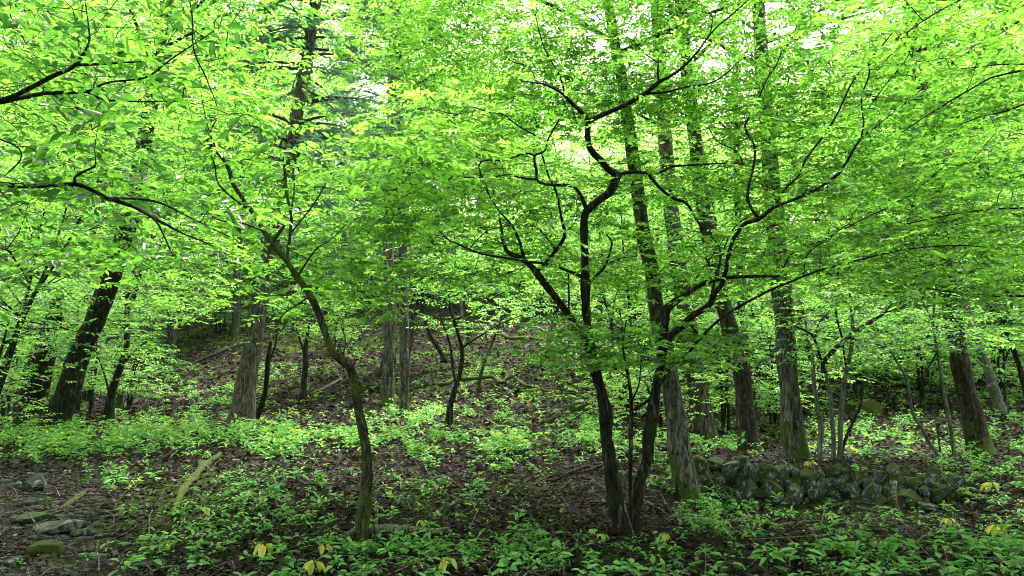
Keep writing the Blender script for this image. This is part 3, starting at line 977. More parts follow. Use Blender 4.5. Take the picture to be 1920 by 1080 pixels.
# ------------------------------------------------------------------ tall trunks
def high_crown(T, n, r, z0, z1, leaf=0.10, axis=None, tint=(0.4, 0.85), nspray=9, reach=6, spread=0.5, flat=0.14, mat='leaf_far', length=0.4):
    """layered crown round the upper trunk"""
    A = T.skel()
    top = A[A[:, 2].argmax()]
    cs = []
    lim = []
    tb = Tubes()
    base_pts = A.copy()
    for i in range(max(10, n // 5)):
        z = rng.uniform(z0 - 1.5, z1 - 0.5)
        k = np.argmin(np.abs(base_pts[:, 2] - z))
        a = i * 2.4 + rng.normal(0, .4)
        ln = r * rng.uniform(.5, .95)
        e = base_pts[k] + np.array([math.cos(a) * ln, math.sin(a) * ln, ln * rng.uniform(.1, .6)])
        m_ = (base_pts[k] + e) / 2 + rng.normal(0, .08 * ln, 3) + [0, 0, .1 * ln]
        B = catmull(np.array([base_pts[k], m_, e]), 8)
        tb.add(B, np.linspace(.035, .008, len(B)), 6, 0.1, i)
        T.pts.append(B)
        T.rad.append(np.full(len(B), .02))
        for _ in range(2):
            j = rng.integers(4, len(B) - 1)
            a2 = a + rng.uniform(-1.2, 1.2)
            e2 = B[j] + np.array([math.cos(a2), math.sin(a2), rng.uniform(-.05, .4)]) * ln * rng.uniform(.25, .5)
            B2 = catmull(np.array([B[j], (B[j] + e2) / 2 + rng.normal(0, .05 * ln, 3), e2]), 6)
            tb.add(B2, np.linspace(.014, .005, len(B2)), 5, 0, i)
            T.pts.append(B2)
            T.rad.append(np.full(len(B2), .01))
    tb.build('limbs', T.mat, T.root, T.base)['kind'] = 'stuff'
    for i in range(int(n * 0.7)):
        z = rng.uniform(z0 - 0.8, z1)
        k = np.argmin(np.abs(A[:, 2] - z))
        c = A[k] if abs(A[k, 2] - z) < 1.5 else np.array([top[0], top[1], z])
        rr = r * math.sqrt(rng.random()) * (1 - 0.45 * abs((z - (z0 + z1) / 2) / (z1 - z0) * 2) ** 2)
        a = rng.uniform(0, 2 * np.pi)
        cs.append((c[0] + rr * math.cos(a), c[1] + rr * math.sin(a), z + rng.normal(0.3, 0.3)))
    T.pads(cs, nspray, spread, flat, length, leaf, tint=tint, reach=reach, twig_r=0.012, spray_twigs=False)


def tall(label, base, px, d0, d1, mat, w_out=None, crown=None, name='tall_tree', extra=(), leafm='leaf_far', rough=0.1, up_to=None, side=16, fl=(0.22, 0.14), wob=0.006):
    T = Tree(name, label, "tree", at(base[0], base[1], d0), M[mat])
    C = T.limb(px, d0, d1, attach=False, name='trunk', sides=side, sub=6, rough=rough, flare=fl, wobble=wob)
    # the trunk carries on above the picture
    dirv = unit((C[-1] - C[-8]))
    if up_to:
        top = C[-1] + dirv * up_to
        P = catmull(np.array([C[-1] - dirv * .05, C[-1] + dirv * up_to * .5 + rng.normal(0, .08, 3), top]), 6)
        t = Tubes()
        t.add(P, np.linspace(T.rad[0][-1] * 0.98, 0.03, len(P)), 10, 0.08, 9)
        t.build('branch', M[mat], T.root, T.base)
        T.pts.append(P); T.rad.append(np.linspace(T.rad[0][-1], 0.03, len(P)))
    for pts, e0, e1 in extra:
        T.limb(pts, e0, e1, sides=7, sub=4, wobble=0.01)
    if crown:
        high_crown(T, **crown)
    T.finish(M[leafm], fine=False)
    return T


tall("thick grey trunk leaning left with white lichen patches just behind the forked tree", (1290, 938),
     [(1291, 938, 50), (1283, 900, 46), (1276, 858, 42), (1266, 773, 36), (1250, 680, 32), (1232, 587, 29), (1222, 510, 28), (1207, 440, 28), (1195, 360, 26), (1186, 290, 24), (1170, 180, 22), (1150, 60, 20), (1130, -60, 18)],
     9.0, 9.6, 'bark_lichen', crown=dict(n=70, r=3.2, z0=6.8, z1=11.5), up_to=4.5, fl=(0.2, 0.2))
tall("mossy based trunk with pale upper bark behind the left end of the stone wall", (1325, 830),
     [(1325, 830, 44), (1318, 790, 42), (1308, 720, 38), (1296, 640, 32), (1282, 560, 30), (1268, 470, 28), (1258, 380, 28), (1250, 300, 28), (1243, 210, 26), (1237, 120, 24), (1232, 20, 22), (1228, -70, 20)],
     15, 15.6, 'bark_grey', crown=dict(n=90, r=4.0, z0=8, z1=15), up_to=5)
tall("brown trunk leaning left directly behind the stone wall top", (1410, 862),
     [(1410, 864, 46), (1402, 820, 38), (1397, 760, 34), (1390, 700, 32), (1376, 650, 31), (1361, 590, 30), (1345, 520, 30), (1328, 440, 29), (1314, 350, 28), (1303, 260, 26), (1290, 150, 24), (1278, 30, 22), (1270, -60, 20)],
     12, 12.8, 'bark_brown', crown=dict(n=80, r=3.6, z0=7.5, z1=13), up_to=5)
tall("narrow dark trunk rising straight beside the brown leaning one", (1418, 800),
     [(1418, 812, 20), (1408, 740, 16), (1396, 640, 14), (1390, 577, 13), (1386, 480, 12), (1384, 400, 12), (1380, 260, 11), (1378, 100, 9), (1376, -40, 7)],
     17, 17.3, 'bark_brown', crown=dict(n=50, r=2.6, z0=7.5, z1=13), up_to=3)
tall("broad grey brown trunk with bright moss on its foot behind the middle of the wall", (1490, 866),
     [(1494, 868, 52), (1489, 830, 46), (1485, 790, 40), (1481, 740, 38), (1476, 690, 37), (1470, 600, 37), (1465, 540, 35), (1458, 460, 33), (1450, 380, 32), (1443, 290, 30), (1433, 170, 27), (1424, 40, 24), (1418, -70, 22)],
     11, 11.6, 'bark_lichen', crown=dict(n=80, r=3.4, z0=7.3, z1=12.5), up_to=5, fl=(0.2, 0.2))
tall("dark brown trunk with flared mossy foot standing behind the right end of the wall", (1835, 850),
     [(1838, 852, 46), (1832, 820, 40), (1818, 755, 35), (1806, 705, 34), (1797, 660, 33), (1788, 600, 31), (1780, 550, 31), (1770, 490, 30), (1757, 400, 28), (1744, 300, 27), (1728, 180, 25), (1708, 40, 22), (1695, -70, 20)],
     11.2, 11.8, 'bark_brown', crown=dict(n=80, r=3.4, z0=7.3, z1=12.5), up_to=5, fl=(0.22, 0.3))
tall("pale slender trunk leaning left on the slope near the right edge", (1880, 778),
     [(1880, 780, 20), (1860, 720, 17), (1848, 680, 16), (1830, 637, 15), (1812, 570, 14), (1795, 480, 13), (1780, 380, 12), (1770, 260, 10), (1762, 120, 9), (1758, -30, 7)],
     18, 18.5, 'bark_pale', crown=dict(n=50, r=2.8, z0=8, z1=14), up_to=3)
tall("reddish grey trunk with moss at its foot the left one of the central pair", (729, 757),
     [(729, 758, 29), (728, 735, 25), (728, 700, 22), (730, 640, 21), (731, 590, 22), (730, 527, 21), (728, 470, 21), (730, 400, 22), (734, 320, 23), (738, 220, 24), (739, 150, 23), (740, 60, 21), (741, -60, 19)],
     19, 19.3, 'bark_lichen', crown=dict(n=55, r=3.6, z0=10.5, z1=16), up_to=5, fl=(.2, .06))
tall("grey ridged trunk the right and slimmer one of the central pair", (757, 777),
     [(758, 778, 22), (758, 750, 19), (758, 700, 18), (758, 640, 17), (757, 580, 18), (757, 520, 18), (755, 450, 17), (752, 360, 16), (750, 250, 15), (748, 120, 13), (746, -50, 11)],
     17, 17.3, 'bark_lichen', crown=dict(n=40, r=3.0, z0=9.5, z1=15), up_to=4, fl=(.2, .06))
tall("wide dark trunk leaning right above the undergrowth at the left edge", (98, 812),
     [(98, 814, 58), (108, 780, 48), (126, 735, 42), (142, 690, 40), (157, 645, 38), (181, 593, 37), (205, 527, 36), (224, 470, 34), (246, 390, 32), (265, 300, 28), (285, 180, 25), (305, 50, 22), (318, -60, 20)],
     13, 13.6, 'bark_dark', crown=dict(n=80, r=3.8, z0=8, z1=14), up_to=5)
tall("dark upright stump like trunk half hidden in shade at the far left", (52, 790),
     [(52, 797, 54), (58, 750, 50), (70, 700, 48), (86, 650, 42), (100, 600, 30), (108, 560, 18)], 14.5, 14.6, 'bark_dark', up_to=None, name='dead_tree')
tall("distant light trunk slanting across the leaves high at the right edge", (1985, 640),
     [(1985, 690, 24), (1970, 560, 22), (1950, 420, 20), (1930, 320, 19), (1915, 275, 18), (1895, 220, 16), (1870, 140, 13), (1850, 60, 9)], 27, 27, 'bark_pale',
     crown=dict(n=50, r=3.2, z0=9, z1=15), up_to=2)

# conifer
def needles(T, whorls, mat):
    """flat fronds of a cypress like conifer: drooping limbs with comb-like sprays"""
    tb = Tubes()
    Ps, As, Ns, Ti = [], [], [], []
    for (p, az, ln, dr) in whorls:
        e = p + np.array([math.cos(az) * ln, math.sin(az) * ln, dr * ln])
        m = (p + e) / 2 + np.array([0, 0, 0.10 * ln])
        C = catmull(np.array([p, m, e]), 5)
        tb.add(C, np.linspace(0.02 + 0.008 * ln, 0.005, len(C)), 5, 0, 1)
        k = int(16 * ln)
        t = rng.uniform(0.25, 1, k)
        idx = np.clip((t * (len(C) - 1)).astype(int), 0, len(C) - 1)
        base = C[idx]
        sd = rng.choice([-1, 1], k)
        a2 = az + sd * rng.uniform(0.5, 1.2, k)
        sp = rng.uniform(0.1, 0.55, k) * (1.1 - t)[:] * ln * 0.5
        A = np.c_[np.cos(a2), np.sin(a2), rng.normal(-0.25, 0.15, k)]
        Ps.append(base + A * sp[:, None])
        As.append(A)
        Ns.append(np.c_[rng.normal(0, .35, k), rng.normal(0, .35, k), np.ones(k)])
        Ti.append(rng.uniform(0.2, 0.9, k))
    o = tb.build('branch', T.mat, T.root, T.base)
    P, A, Nn, ti = map(np.concatenate, (Ps, As, Ns, Ti))
    lv = spray_leaves(P, A, Nn, ti, 0.34, 0.13, 15, jit=0.3, wid=0.17)
    arr = [np.asarray(x) for x in lv]
    arr[0] = arr[0] - T.base
    link('crown', leaves_mesh('crown', *arr, fine=False), mat, T.root)


T = Tree('conifer_tree', "tall conifer with straight grey brown trunk and drooping dark blue green fronds", "tree", at(450, 800, 14), M['bark_conifer'])
C = T.limb([(450, 803, 50), (455, 770, 45), (461, 720, 38), (472, 660, 35), (482, 593, 33), (495, 527, 30), (506, 470, 28), (520, 410, 27), (533, 350, 26), (545, 280, 25), (557, 210, 24), (566, 165, 23),
            (575, 120, 22), (583, 60, 21), (593, 0, 19), (603, -60, 17)], 14, 14.6, attach=False, name='trunk', sides=18, sub=6, rough=0.05, flare=(0.25, 0.25))
dirv = unit(C[-1] - C[-10])
Pt = np.array([C[-1], C[-1] + dirv * 3, C[-1] + dirv * 6])
t = Tubes(); t.add(Pt, [0.09, 0.05, 0.015], 8); t.build('branch', M['bark_conifer'], T.root, T.base)
wh = []
for i in range(120):
    z = rng.uniform(4.6, 15)
    k = np.argmin(np.abs(C[:, 2] - z))
    p = C[k] if z < C[-1, 2] else C[-1] + dirv * (z - C[-1, 2]) / dirv[2]
    wh.append((np.array(p), rng.uniform(0, 2 * np.pi), rng.uniform(0.9, 2.5) * (1.25 - 0.04 * z), rng.uniform(-0.35, 0.05)))
needles(T, wh, M['needle'])
for pts, d0, d1 in [([(494, 520, 4), (440, 530, 3), (400, 540, 2.5), (360, 548, 1.5)], 14, 13.2), ([(492, 545, 3.5), (440, 560, 3), (400, 585, 2), (370, 600, 1.5)], 14, 13.4),
                    ([(484, 600, 3), (455, 590, 2.5), (420, 560, 1.5)], 14, 14.6), ([(480, 640, 3), (430, 660, 2.5), (380, 680, 2), (330, 720, 1.5)], 14, 13.5),
                    ([(583, 35, 4), (550, 20, 3), (510, 5, 2)], 14.4, 13.8), ([(575, 130, 4), (540, 125, 3), (480, 128, 2)], 14.3, 13.6)]:
    T.limb(pts, d0, d1, sides=6, sub=5, wobble=0.02)

# second conifer further back, whose fronds fill the gap beside the first
T = Tree('conifer_tree', "distant conifer with blue green fronds hanging between the first conifer and the central pair", "tree", gpoint(729, 690), M['bark_conifer'])
b = T.base
Cc = np.array([b, b + [0.1, 0, 4], b + [0.0, 0.1, 9], b + [0.1, 0, 14], b + [0.1, 0, 18]])
C = catmull(Cc, 6)
t = Tubes(); t.add(C, np.linspace(0.2, 0.03, len(C)), 12, 0.05, 4, (0.2, 0.3)); t.build('trunk', T.mat, T.root, T.base)
wh = []
for i in range(190):
    z = rng.uniform(3.5, 17)
    p = np.array([np.interp(z, C[:, 2] - b[2], C[:, a]) for a in range(3)])
    wh.append((p, rng.uniform(0, 2 * np.pi), rng.uniform(1.6, 4.0) * (1.2 - 0.05 * z), rng.uniform(-0.35, 0.05)))
needles(T, wh, M['needle'])

# ------------------------------------------------------------------ small understorey trees traced from the photograph
def small(label, base, limbs, d, mat, box=None, npad=20, leaf=0.075, tint=(0.3, 0.7), name='small_tree', d2=None, along=0.35, lm='leaf_cool', reach=1.6):
    T = Tree(name, label, "tree" if name != 'shrub' else "shrub", at(base[0], base[1], d), M[mat])
    first = True
    for pts, nm in limbs:
        fl = (0.08, 0.25) if nm == 'trunk' else None
        T.limb(pts, d, (d2 or d) + rng.uniform(-0.3, 0.3), attach=(nm != 'trunk'), name=nm, sides=8, sub=4, wobble=0.006, flare=fl, mat=(M['bark_dark'] if nm == 'branch' else None))
    if along:
        T.pads(T.along(along, (0.1, 0.7), maxr=0.03, zmin=T.base[2] + 1.3), 7, 0.26, 0.07, 0.27, leaf, tint=tint, reach=1.5, twig_r=0.004, nleaf=8)
    if box:
        for bb in box:
            T.pads(boxpads(npad, *bb), 8, 0.3, 0.06, 0.28, leaf, tint=tint, reach=reach, twig_r=0.004, nleaf=8)
    T.finish(M[lm], fine=False, twmat=M['bark_dark'])
    return T


small("crooked small tree with dark stem on the bare slope in the centre", (843, 802),
      [([(843, 803, 17), (843, 780, 14), (845, 758, 11), (855, 725, 9), (863, 700, 8), (867, 660, 8), (860, 630, 7), (853, 607, 7), (843, 573, 6), (838, 547, 5), (815, 523, 4), (787, 515, 3)], 'trunk'),
       ([(853, 600, 4), (880, 590, 4), (905, 572, 3), (923, 560, 3), (960, 542, 2)], 'branch'),
       ([(868, 650, 4), (905, 627, 3), (940, 607, 3), (980, 590, 2)], 'branch'),
       ([(852, 725, 4), (848, 680, 5), (842, 640, 4), (828, 600, 3), (822, 570, 2)], 'branch'),
       ([(840, 550, 3), (848, 510, 3), (855, 480, 2), (850, 430, 1.5)], 'branch')],
      13, 'bark_dark', [(760, 430, 1000, 560, 12, 14.5)], 26, 0.08)
small("thin dark trunk bent to the left on the slope behind the crooked small tree", (833, 670),
      [([(833, 672, 10), (820, 650, 8), (808, 630, 8), (797, 600, 7), (792, 570, 7), (792, 527, 5), (785, 490, 3)], 'trunk'),
       ([(793, 560, 4), (775, 540, 3), (760, 500, 2)], 'branch')], 24, 'bark_dark', [(740, 440, 860, 520, 23, 26)], 16, 0.10)
small("twisting dark tree beside the leaning left edge trunk", (203, 782),
      [([(203, 783, 20), (210, 735, 15), (225, 690, 13), (237, 650, 11), (238, 610, 10), (241, 577, 11), (255, 545, 10), (262, 515, 8), (278, 485, 5), (283, 455, 4)], 'trunk'),
       ([(241, 590, 5), (237, 560, 4), (248, 545, 3)], 'branch'), ([(245, 572, 5), (275, 560, 3), (305, 545, 2)], 'branch'),
       ([(225, 690, 6), (250, 660, 4), (275, 640, 2)], 'branch'), ([(208, 745, 4), (195, 700, 3), (180, 660, 2)], 'branch')],
      15, 'bark_dark', [(60, 140, 400, 330, 10.5, 12.6), (140, 200, 330, 470, 10.8, 12.4), (60, 300, 400, 470, 11, 12.8), (120, 420, 400, 560, 13.5, 16), (60, 560, 330, 680, 13, 16)], 30, 0.085, reach=4.5)
small("short dark trunk broken off beside the conifer foot", (480, 792),
      [([(478, 795, 12), (494, 748, 10), (500, 710, 10), (503, 670, 9), (508, 640, 5)], 'trunk'), ([(500, 690, 4), (517, 640, 4), (518, 600, 3), (508, 570, 2)], 'branch')],
      14.6, 'bark_dark', [(490, 550, 560, 620, 14, 15.5)], 6, 0.08)
small("small dark tree with a forked top between conifer and leaning tree", (566, 757),
      [([(566, 758, 16), (570, 720, 12), (573, 680, 11), (573, 655, 9), (580, 610, 5), (590, 560, 3)], 'trunk'), ([(573, 665, 5), (560, 630, 3), (550, 600, 2)], 'branch')],
      20, 'bark_dark', [(500, 540, 640, 640, 19, 21)], 20, 0.09)
small("mossy stump like trunk high on the central slope", (880, 640),
      [([(880, 645, 15), (880, 620, 12), (880, 590, 11), (882, 560, 8), (884, 520, 5)], 'trunk')], 30, 'bark_mossy', [(840, 480, 930, 540, 29, 31)], 14, 0.11, lm='leaf_far')
small("slim white stem standing behind the mossy limb of the forked tree", (1037, 662),
      [([(1037, 664, 8), (1036, 630, 7), (1034, 590, 6), (1033, 540, 5), (1032, 480, 3)], 'trunk')], 26, 'bark_pale', [(980, 500, 1090, 580, 25, 27)], 16, 0.10, lm='leaf_far')
small("very thin white stem high on the central slope", (866, 577),
      [([(866, 600, 6), (865, 560, 6), (865, 530, 4), (866, 480, 3)], 'trunk')], 36, 'bark_pale', [(820, 480, 910, 530, 35, 37)], 8, 0.11, lm='leaf_far')
small("bare leaning sapling on the slope right of the crooked small tree", (900, 722),
      [([(898, 725, 7), (905, 690, 6), (920, 650, 5), (933, 617, 4), (945, 580, 3)], 'trunk')], 19, 'bark_mossy', [(900, 560, 990, 610, 18, 20)], 8, 0.09)
small("clump of pale grey stems with one long dark limb rising behind the stone wall", (1565, 876),
      [([(1537, 868, 11), (1538, 830, 10), (1540, 803, 10), (1533, 760, 9), (1527, 720, 8), (1523, 670, 7), (1513, 627, 5), (1510, 593, 4), (1492, 545, 3)], 'trunk'),
       ([(1563, 876, 9), (1563, 830, 9), (1560, 780, 9), (1557, 740, 7), (1548, 700, 6)], 'trunk'),
       ([(1572, 877, 10), (1575, 830, 9), (1577, 780, 10), (1583, 720, 9), (1593, 667, 8), (1598, 620, 7), (1595, 577, 5), (1590, 520, 3)], 'trunk'),
       ([(1548, 700, 8), (1543, 682, 9), (1563, 657, 9), (1597, 627, 8), (1627, 607, 8), (1653, 590, 7), (1677, 567, 6), (1713, 547, 4), (1730, 535, 2)], 'branch'),
       ([(1543, 684, 5), (1527, 635, 5), (1515, 622, 4), (1490, 612, 3)], 'branch'),
       ([(1526, 635, 4), (1535, 605, 4), (1555, 582, 3), (1563, 570, 2)], 'branch'),
       ([(1588, 690, 4), (1580, 640, 4), (1570, 600, 4), (1565, 570, 3)], 'branch'),
       ([(1673, 570, 4), (1675, 545, 4), (1682, 520, 3)], 'branch'),
       ([(1573, 870, 8), (1580, 840, 7), (1595, 800, 6), (1612, 765, 5), (1622, 730, 3)], 'branch'),
       ([(1655, 590, 4), (1690, 575, 3), (1715, 560, 2)], 'branch')],
      10.6, 'bark_pale', [(1480, 540, 1740, 680, 9.8, 12)], 50, 0.075, tint=(0.25, 0.65))
small("pair of thin grey stems leaning apart at the right end of the wall", (1780, 872),
      [([(1772, 873, 9), (1758, 850, 8), (1743, 830, 7), (1727, 800, 7), (1713, 777, 6), (1705, 740, 6), (1700, 710, 5), (1687, 687, 5), (1670, 660, 4), (1647, 647, 3), (1620, 637, 2)], 'trunk'),
       ([(1790, 868, 9), (1787, 830, 8), (1783, 803, 7), (1775, 760, 7), (1766, 715, 6), (1757, 660, 5), (1750, 607, 4), (1753, 547, 3)], 'trunk'),
       ([(1750, 610, 3), (1735, 575, 3), (1722, 555, 2)], 'branch'), ([(1758, 665, 3), (1740, 690, 3), (1720, 715, 2)], 'branch'),
       ([(1768, 860, 5), (1760, 820, 4), (1755, 790, 3)], 'branch')],
      10.6, 'bark_pale', [(1600, 560, 1900, 660, 10, 12)], 36, 0.075, tint=(0.2, 0.55))
small("dark winding thin tree leaning in at the right edge", (1925, 760),
      [([(1935, 790, 13), (1925, 740, 11), (1912, 690, 10), (1900, 655, 9), (1888, 627, 8), (1883, 605, 7), (1862, 593, 6), (1857, 573, 5), (1840, 540, 4), (1812, 510, 3)], 'trunk'),
       ([(1886, 615, 5), (1884, 580, 4), (1888, 550, 3), (1892, 520, 2)], 'branch')], 15, 'bark_dark', [(1800, 440, 1960, 560, 14, 16)], 24, 0.085)

# ------------------------------------------------------------------ further trees and shrubs (copies share their meshes)
def make_tree(seed, h, r, npad, leaf, nspray, mat='bark_grey', label='', group='', name='woodland_tree', zlow=0.32, lean=0.4, stems=1, cat='tree', nleaf=9, length=0.42, spread=0.42, lm='leaf_far'):
    global rng
    keep = rng
    rng = np.random.default_rng(seed)
    T = Tree(name, label, cat, (0, 0, 0), M[mat], group)
    for s in range(stems):
        a0 = rng.uniform(0, 6.28)
        top = np.array([rng.normal(0, lean) + (0.35 * r * math.cos(a0) if stems > 1 else 0), rng.normal(0, lean) + (0.35 * r * math.sin(a0) if stems > 1 else 0), h * rng.uniform(.85, .95)])
        P = [np.zeros(3) + (np.array([math.cos(a0), math.sin(a0), 0]) * .08 if stems > 1 else 0)]
        for t in (0.2, 0.45, 0.7, 1.0):
            P.append(top * t + np.r_[rng.normal(0, h * 0.018, 2), 0])
        C = catmull(np.array(P), 5)
        C = np.vstack([C[0] - [0, 0, .3], C])
        r0 = 0.0115 * h / (1 if stems == 1 else 2.0) + 0.02
        rad = np.linspace(r0, 0.012, len(C))
        tb = Tubes()
        tb.add(C, rad, 9, 0.08, seed + s, (0.15, 0.3))
        tb.build('trunk', T.mat, T.root, T.base)
        T.pts.append(C)
        T.rad.append(rad)
        tb = Tubes()
        for k in range(int(16 / stems) + 2):
            z = rng.uniform(zlow * h, 0.92 * h)
            i = np.argmin(np.abs(C[:, 2] - z))
            az = rng.uniform(0, 6.28)
            ln = r * rng.uniform(0.5, 0.95) * (1 - 0.4 * abs(z / h - .55))
            e = C[i] + np.array([math.cos(az) * ln, math.sin(az) * ln, ln * rng.uniform(0.15, 0.6)])
            m_ = (C[i] + e) / 2 + np.array([rng.normal(0, .1), rng.normal(0, .1), .12 * ln])
            B = catmull(np.array([C[i], m_, e]), 5)
            tb.add(B, np.linspace(max(rad[i] * .5, .012), .006, len(B)), 5, 0, 1)
            T.pts.append(B)
            T.rad.append(np.full(len(B), .01))
        tb.build('limbs', T.mat, T.root, T.base)['kind'] = 'stuff'
    cs = []
    for i in range(npad):
        z = h * rng.uniform(zlow, 1.0)
        q = (z / h - zlow) / (1 - zlow)
        rr = r * math.sqrt(rng.uniform(0.03, 1)) * (0.55 + 0.65 * math.sin(math.pi * min(1, q * 0.8 + 0.15)))
        a = rng.uniform(0, 6.28)
        cs.append((rr * math.cos(a), rr * math.sin(a), z))
    T.pads(cs, nspray, spread, 0.07, length, leaf, tint=(0.3, 0.75), reach=9, twig_r=0.006, spray_twigs=False, nleaf=nleaf)
    T.finish(M[lm], fine=False)
    rng = keep
    return T.root


BGT = [("slender woodland tree with grey trunk and layered bright green leaves on the slope", "slender trees with layered leaves on the slope"),
       ("tall woodland tree with straight trunk bare below and green crown above on the slope", "tall straight trees on the slope"),
       ("low spreading leafy tree with several thin stems on the slope", "low spreading many stemmed trees on the slope"),
       ("leafy green shrub with flat layered twigs on the forest floor", "leafy shrubs on the forest floor")]
protos = []
for sd in (1, 2, 3):
    protos.append(make_tree(100 + sd, 8.5, 2.6, 150, 0.105, 13, 'bark_grey', *BGT[0]))
for sd in (4, 5):
    protos.append(make_tree(100 + sd, 15.0, 3.6, 210, 0.13, 14, 'bark_grey' if sd == 4 else 'bark_brown', *BGT[1], name='tall_tree', zlow=0.42, lean=0.7, length=.5, spread=.5))
for sd in (6, 7):
    protos.append(make_tree(100 + sd, 5.2, 2.4, 110, 0.095, 12, 'bark_dark', *BGT[2], name='small_tree', zlow=0.30, stems=3, lean=.3, lm='leaf_cool'))
for sd in (8, 9, 10):
    protos.append(make_tree(100 + sd, 2.1, 1.2, 46, 0.075, 9, 'bark_dark', *BGT[3], name='shrub', zlow=0.22, stems=3, lean=.15, cat='shrub', length=.26, spread=.2, nleaf=8, lm='leaf_cool' if sd == 8 else 'leaf_far'))
used = set()


def plant(kind, x, y, s, rz=None, sink=0.0, lab=None):
    ks = {'mid': (0, 1, 2), 'tall': (3, 4), 'low': (5, 6), 'shrub': (7, 8, 9)}[kind]
    k = ks[rng.integers(len(ks))]
    if k in used:
        o = copy_thing(protos[k])
    else:
        o = protos[k]
        used.add(k)
    o.location = (x, y, gz([[x, y]])[0] - sink)
    o.rotation_euler = (rng.normal(0, .04), rng.normal(0, .04), rng.uniform(0, 6.28) if rz is None else rz)
    o.scale = (s * rng.uniform(.9, 1.1),) * 2 + (s * rng.uniform(.9, 1.1),)
    if lab:
        o['label'] = lab
    return o


def px_xy(px, d):
    p = at(px, 700, d)
    return p[0], p[1]


# trees standing between the traced trunks, seen as the bright middle layers
for px, d, kind, s in [
    (230, 21, 'mid', .9), (-80, 17, 'mid', .9),  (60, 24, 'mid', 1.0), (760, 25, 'mid', 1.0), (1130, 24, 'mid', .95),
    (-60, 24, 'tall', 1.1), (60, 30, 'tall', 1.25), (190, 33, 'tall', 1.3), (320, 36, 'tall', 1.35), (440, 38, 'tall', 1.3), (120, 22, 'tall', 1.0), (1180, 17, 'low', 1.1), (1260, 24, 'mid', 1.0), (1380, 21, 'mid', 1.0), (1560, 24, 'mid', .95), (1680, 27, 'mid', 1.05),
    (1770, 22, 'mid', .9), (1900, 25, 'mid', 1.0), (2020, 16, 'mid', .95), (140, 15.5, 'shrub', 1.3), (-40, 12.5, 'low', .95),  (20, 18, 'shrub', 1.5),
    (1320, 22, 'shrub', 1.4), (1530, 19, 'shrub', 1.3), (1650, 24, 'shrub', 1.4), (1960, 14, 'low', .95), (1870, 19, 'shrub', 1.3),
    (1430, 25, 'low', 1.1), (1250, 16.5, 'shrub', 1.2), (1170, 15, 'shrub', 1.1), (1360, 16, 'shrub', 1.2), (1450, 17, 'shrub', 1.1), (1600, 20, 'shrub', 1.3), (1240, 13, 'shrub', .8),
    (1730, 19, 'shrub', 1.2), (1850, 22, 'shrub', 1.4), (-50, 12, 'shrub', 1.0), (170, 17.5, 'shrub', 1.2), (240, 20.5, 'shrub', .9), (130, 21, 'shrub', 1.3),
    (620, 31, 'shrub', 1.1), (1110, 30, 'shrub', 1.1)]:
    x, y = px_xy(px, d)
    plant(kind, x, y, s)
# the crest of the bare slope
for i in range(20):
    x, y = px_xy(420 + 44 * i + rng.uniform(-15, 15), rng.uniform(41, 52))
    plant('mid' if i % 2 else 'shrub', x, y, rng.uniform(.9, 1.2) if i % 2 else 1.8)
# the wooded hill behind
lows = {(-40, 12.5): "low many stemmed leafy tree at the left edge near the two dark leaning trunks",
        (1180, 17): "low many stemmed leafy tree seen between the two stems of the forked tree",
        (1960, 14): "low many stemmed leafy tree at the right edge beside the dark brown trunk",
        (1430, 25): "low many stemmed leafy tree between the brown leaning trunk and the broad mossy one"}
for o in list(sc.objects):
    if o.type == 'EMPTY' and o.get('label') == BGT[2][0]:
        for (px, d), lab in lows.items():
            x, y = px_xy(px, d)
            if abs(o.location.x - x) < .01 and abs(o.location.y - y) < .01:
                o['label'] = lab
cnt = 0
kindless = True
placed = []
tries = 0
while cnt < 172 and tries < 9000:
    tries += 1
    d = 24 + 62 * rng.random() ** 0.95
    px = rng.uniform(-260, 2180)
    x, y = px_xy(px, d)
    if any((x - a) ** 2 + (y - b) ** 2 < (1.0 + .026 * d) ** 2 for a, b in placed):
        continue
    if 230 < px < 480 and d < 36 and kindless:
        continue
    if 470 < px < 1250 and d < 40:      # the bare slope in the centre
        continue
    open_sky = 880 < px < 1420
    kind = ('mid', 'shrub', 'tall')[rng.choice(3, p=(.52, .12, .36) if open_sky else (.42, .14, .44))]
    if d < 36 and kind == 'tall' and rng.random() < .6:
        kind = 'shrub'
    placed.append((x, y))
    plant(kind, x, y, rng.uniform(.9, 1.25) * (1.0 if open_sky else 1.15))
    cnt += 1
cnt = 0
while cnt < 170:
    d = 22 + 50 * rng.random()
    px = rng.uniform(-200, 2120)
    if 230 < px < 1240 and d < 37:
        continue
    x, y = px_xy(px, d)
    plant('shrub', x, y, rng.uniform(1.0, 1.7))
    cnt += 1

# the same wood, unseen beside and behind the camera, added to shade the foreground
for i in range(34):
    a = R(60) + (R(240)) * (i + rng.uniform(-.3, .3)) / 34
    rr = rng.uniform(5.5, 9) if i % 2 else rng.uniform(11, 20)
    plant('tall' if i % 3 else 'mid', rr * math.sin(a), rr * math.cos(a), rng.uniform(.95, 1.2))

# ------------------------------------------------------------------ dry stone wall
import bmesh


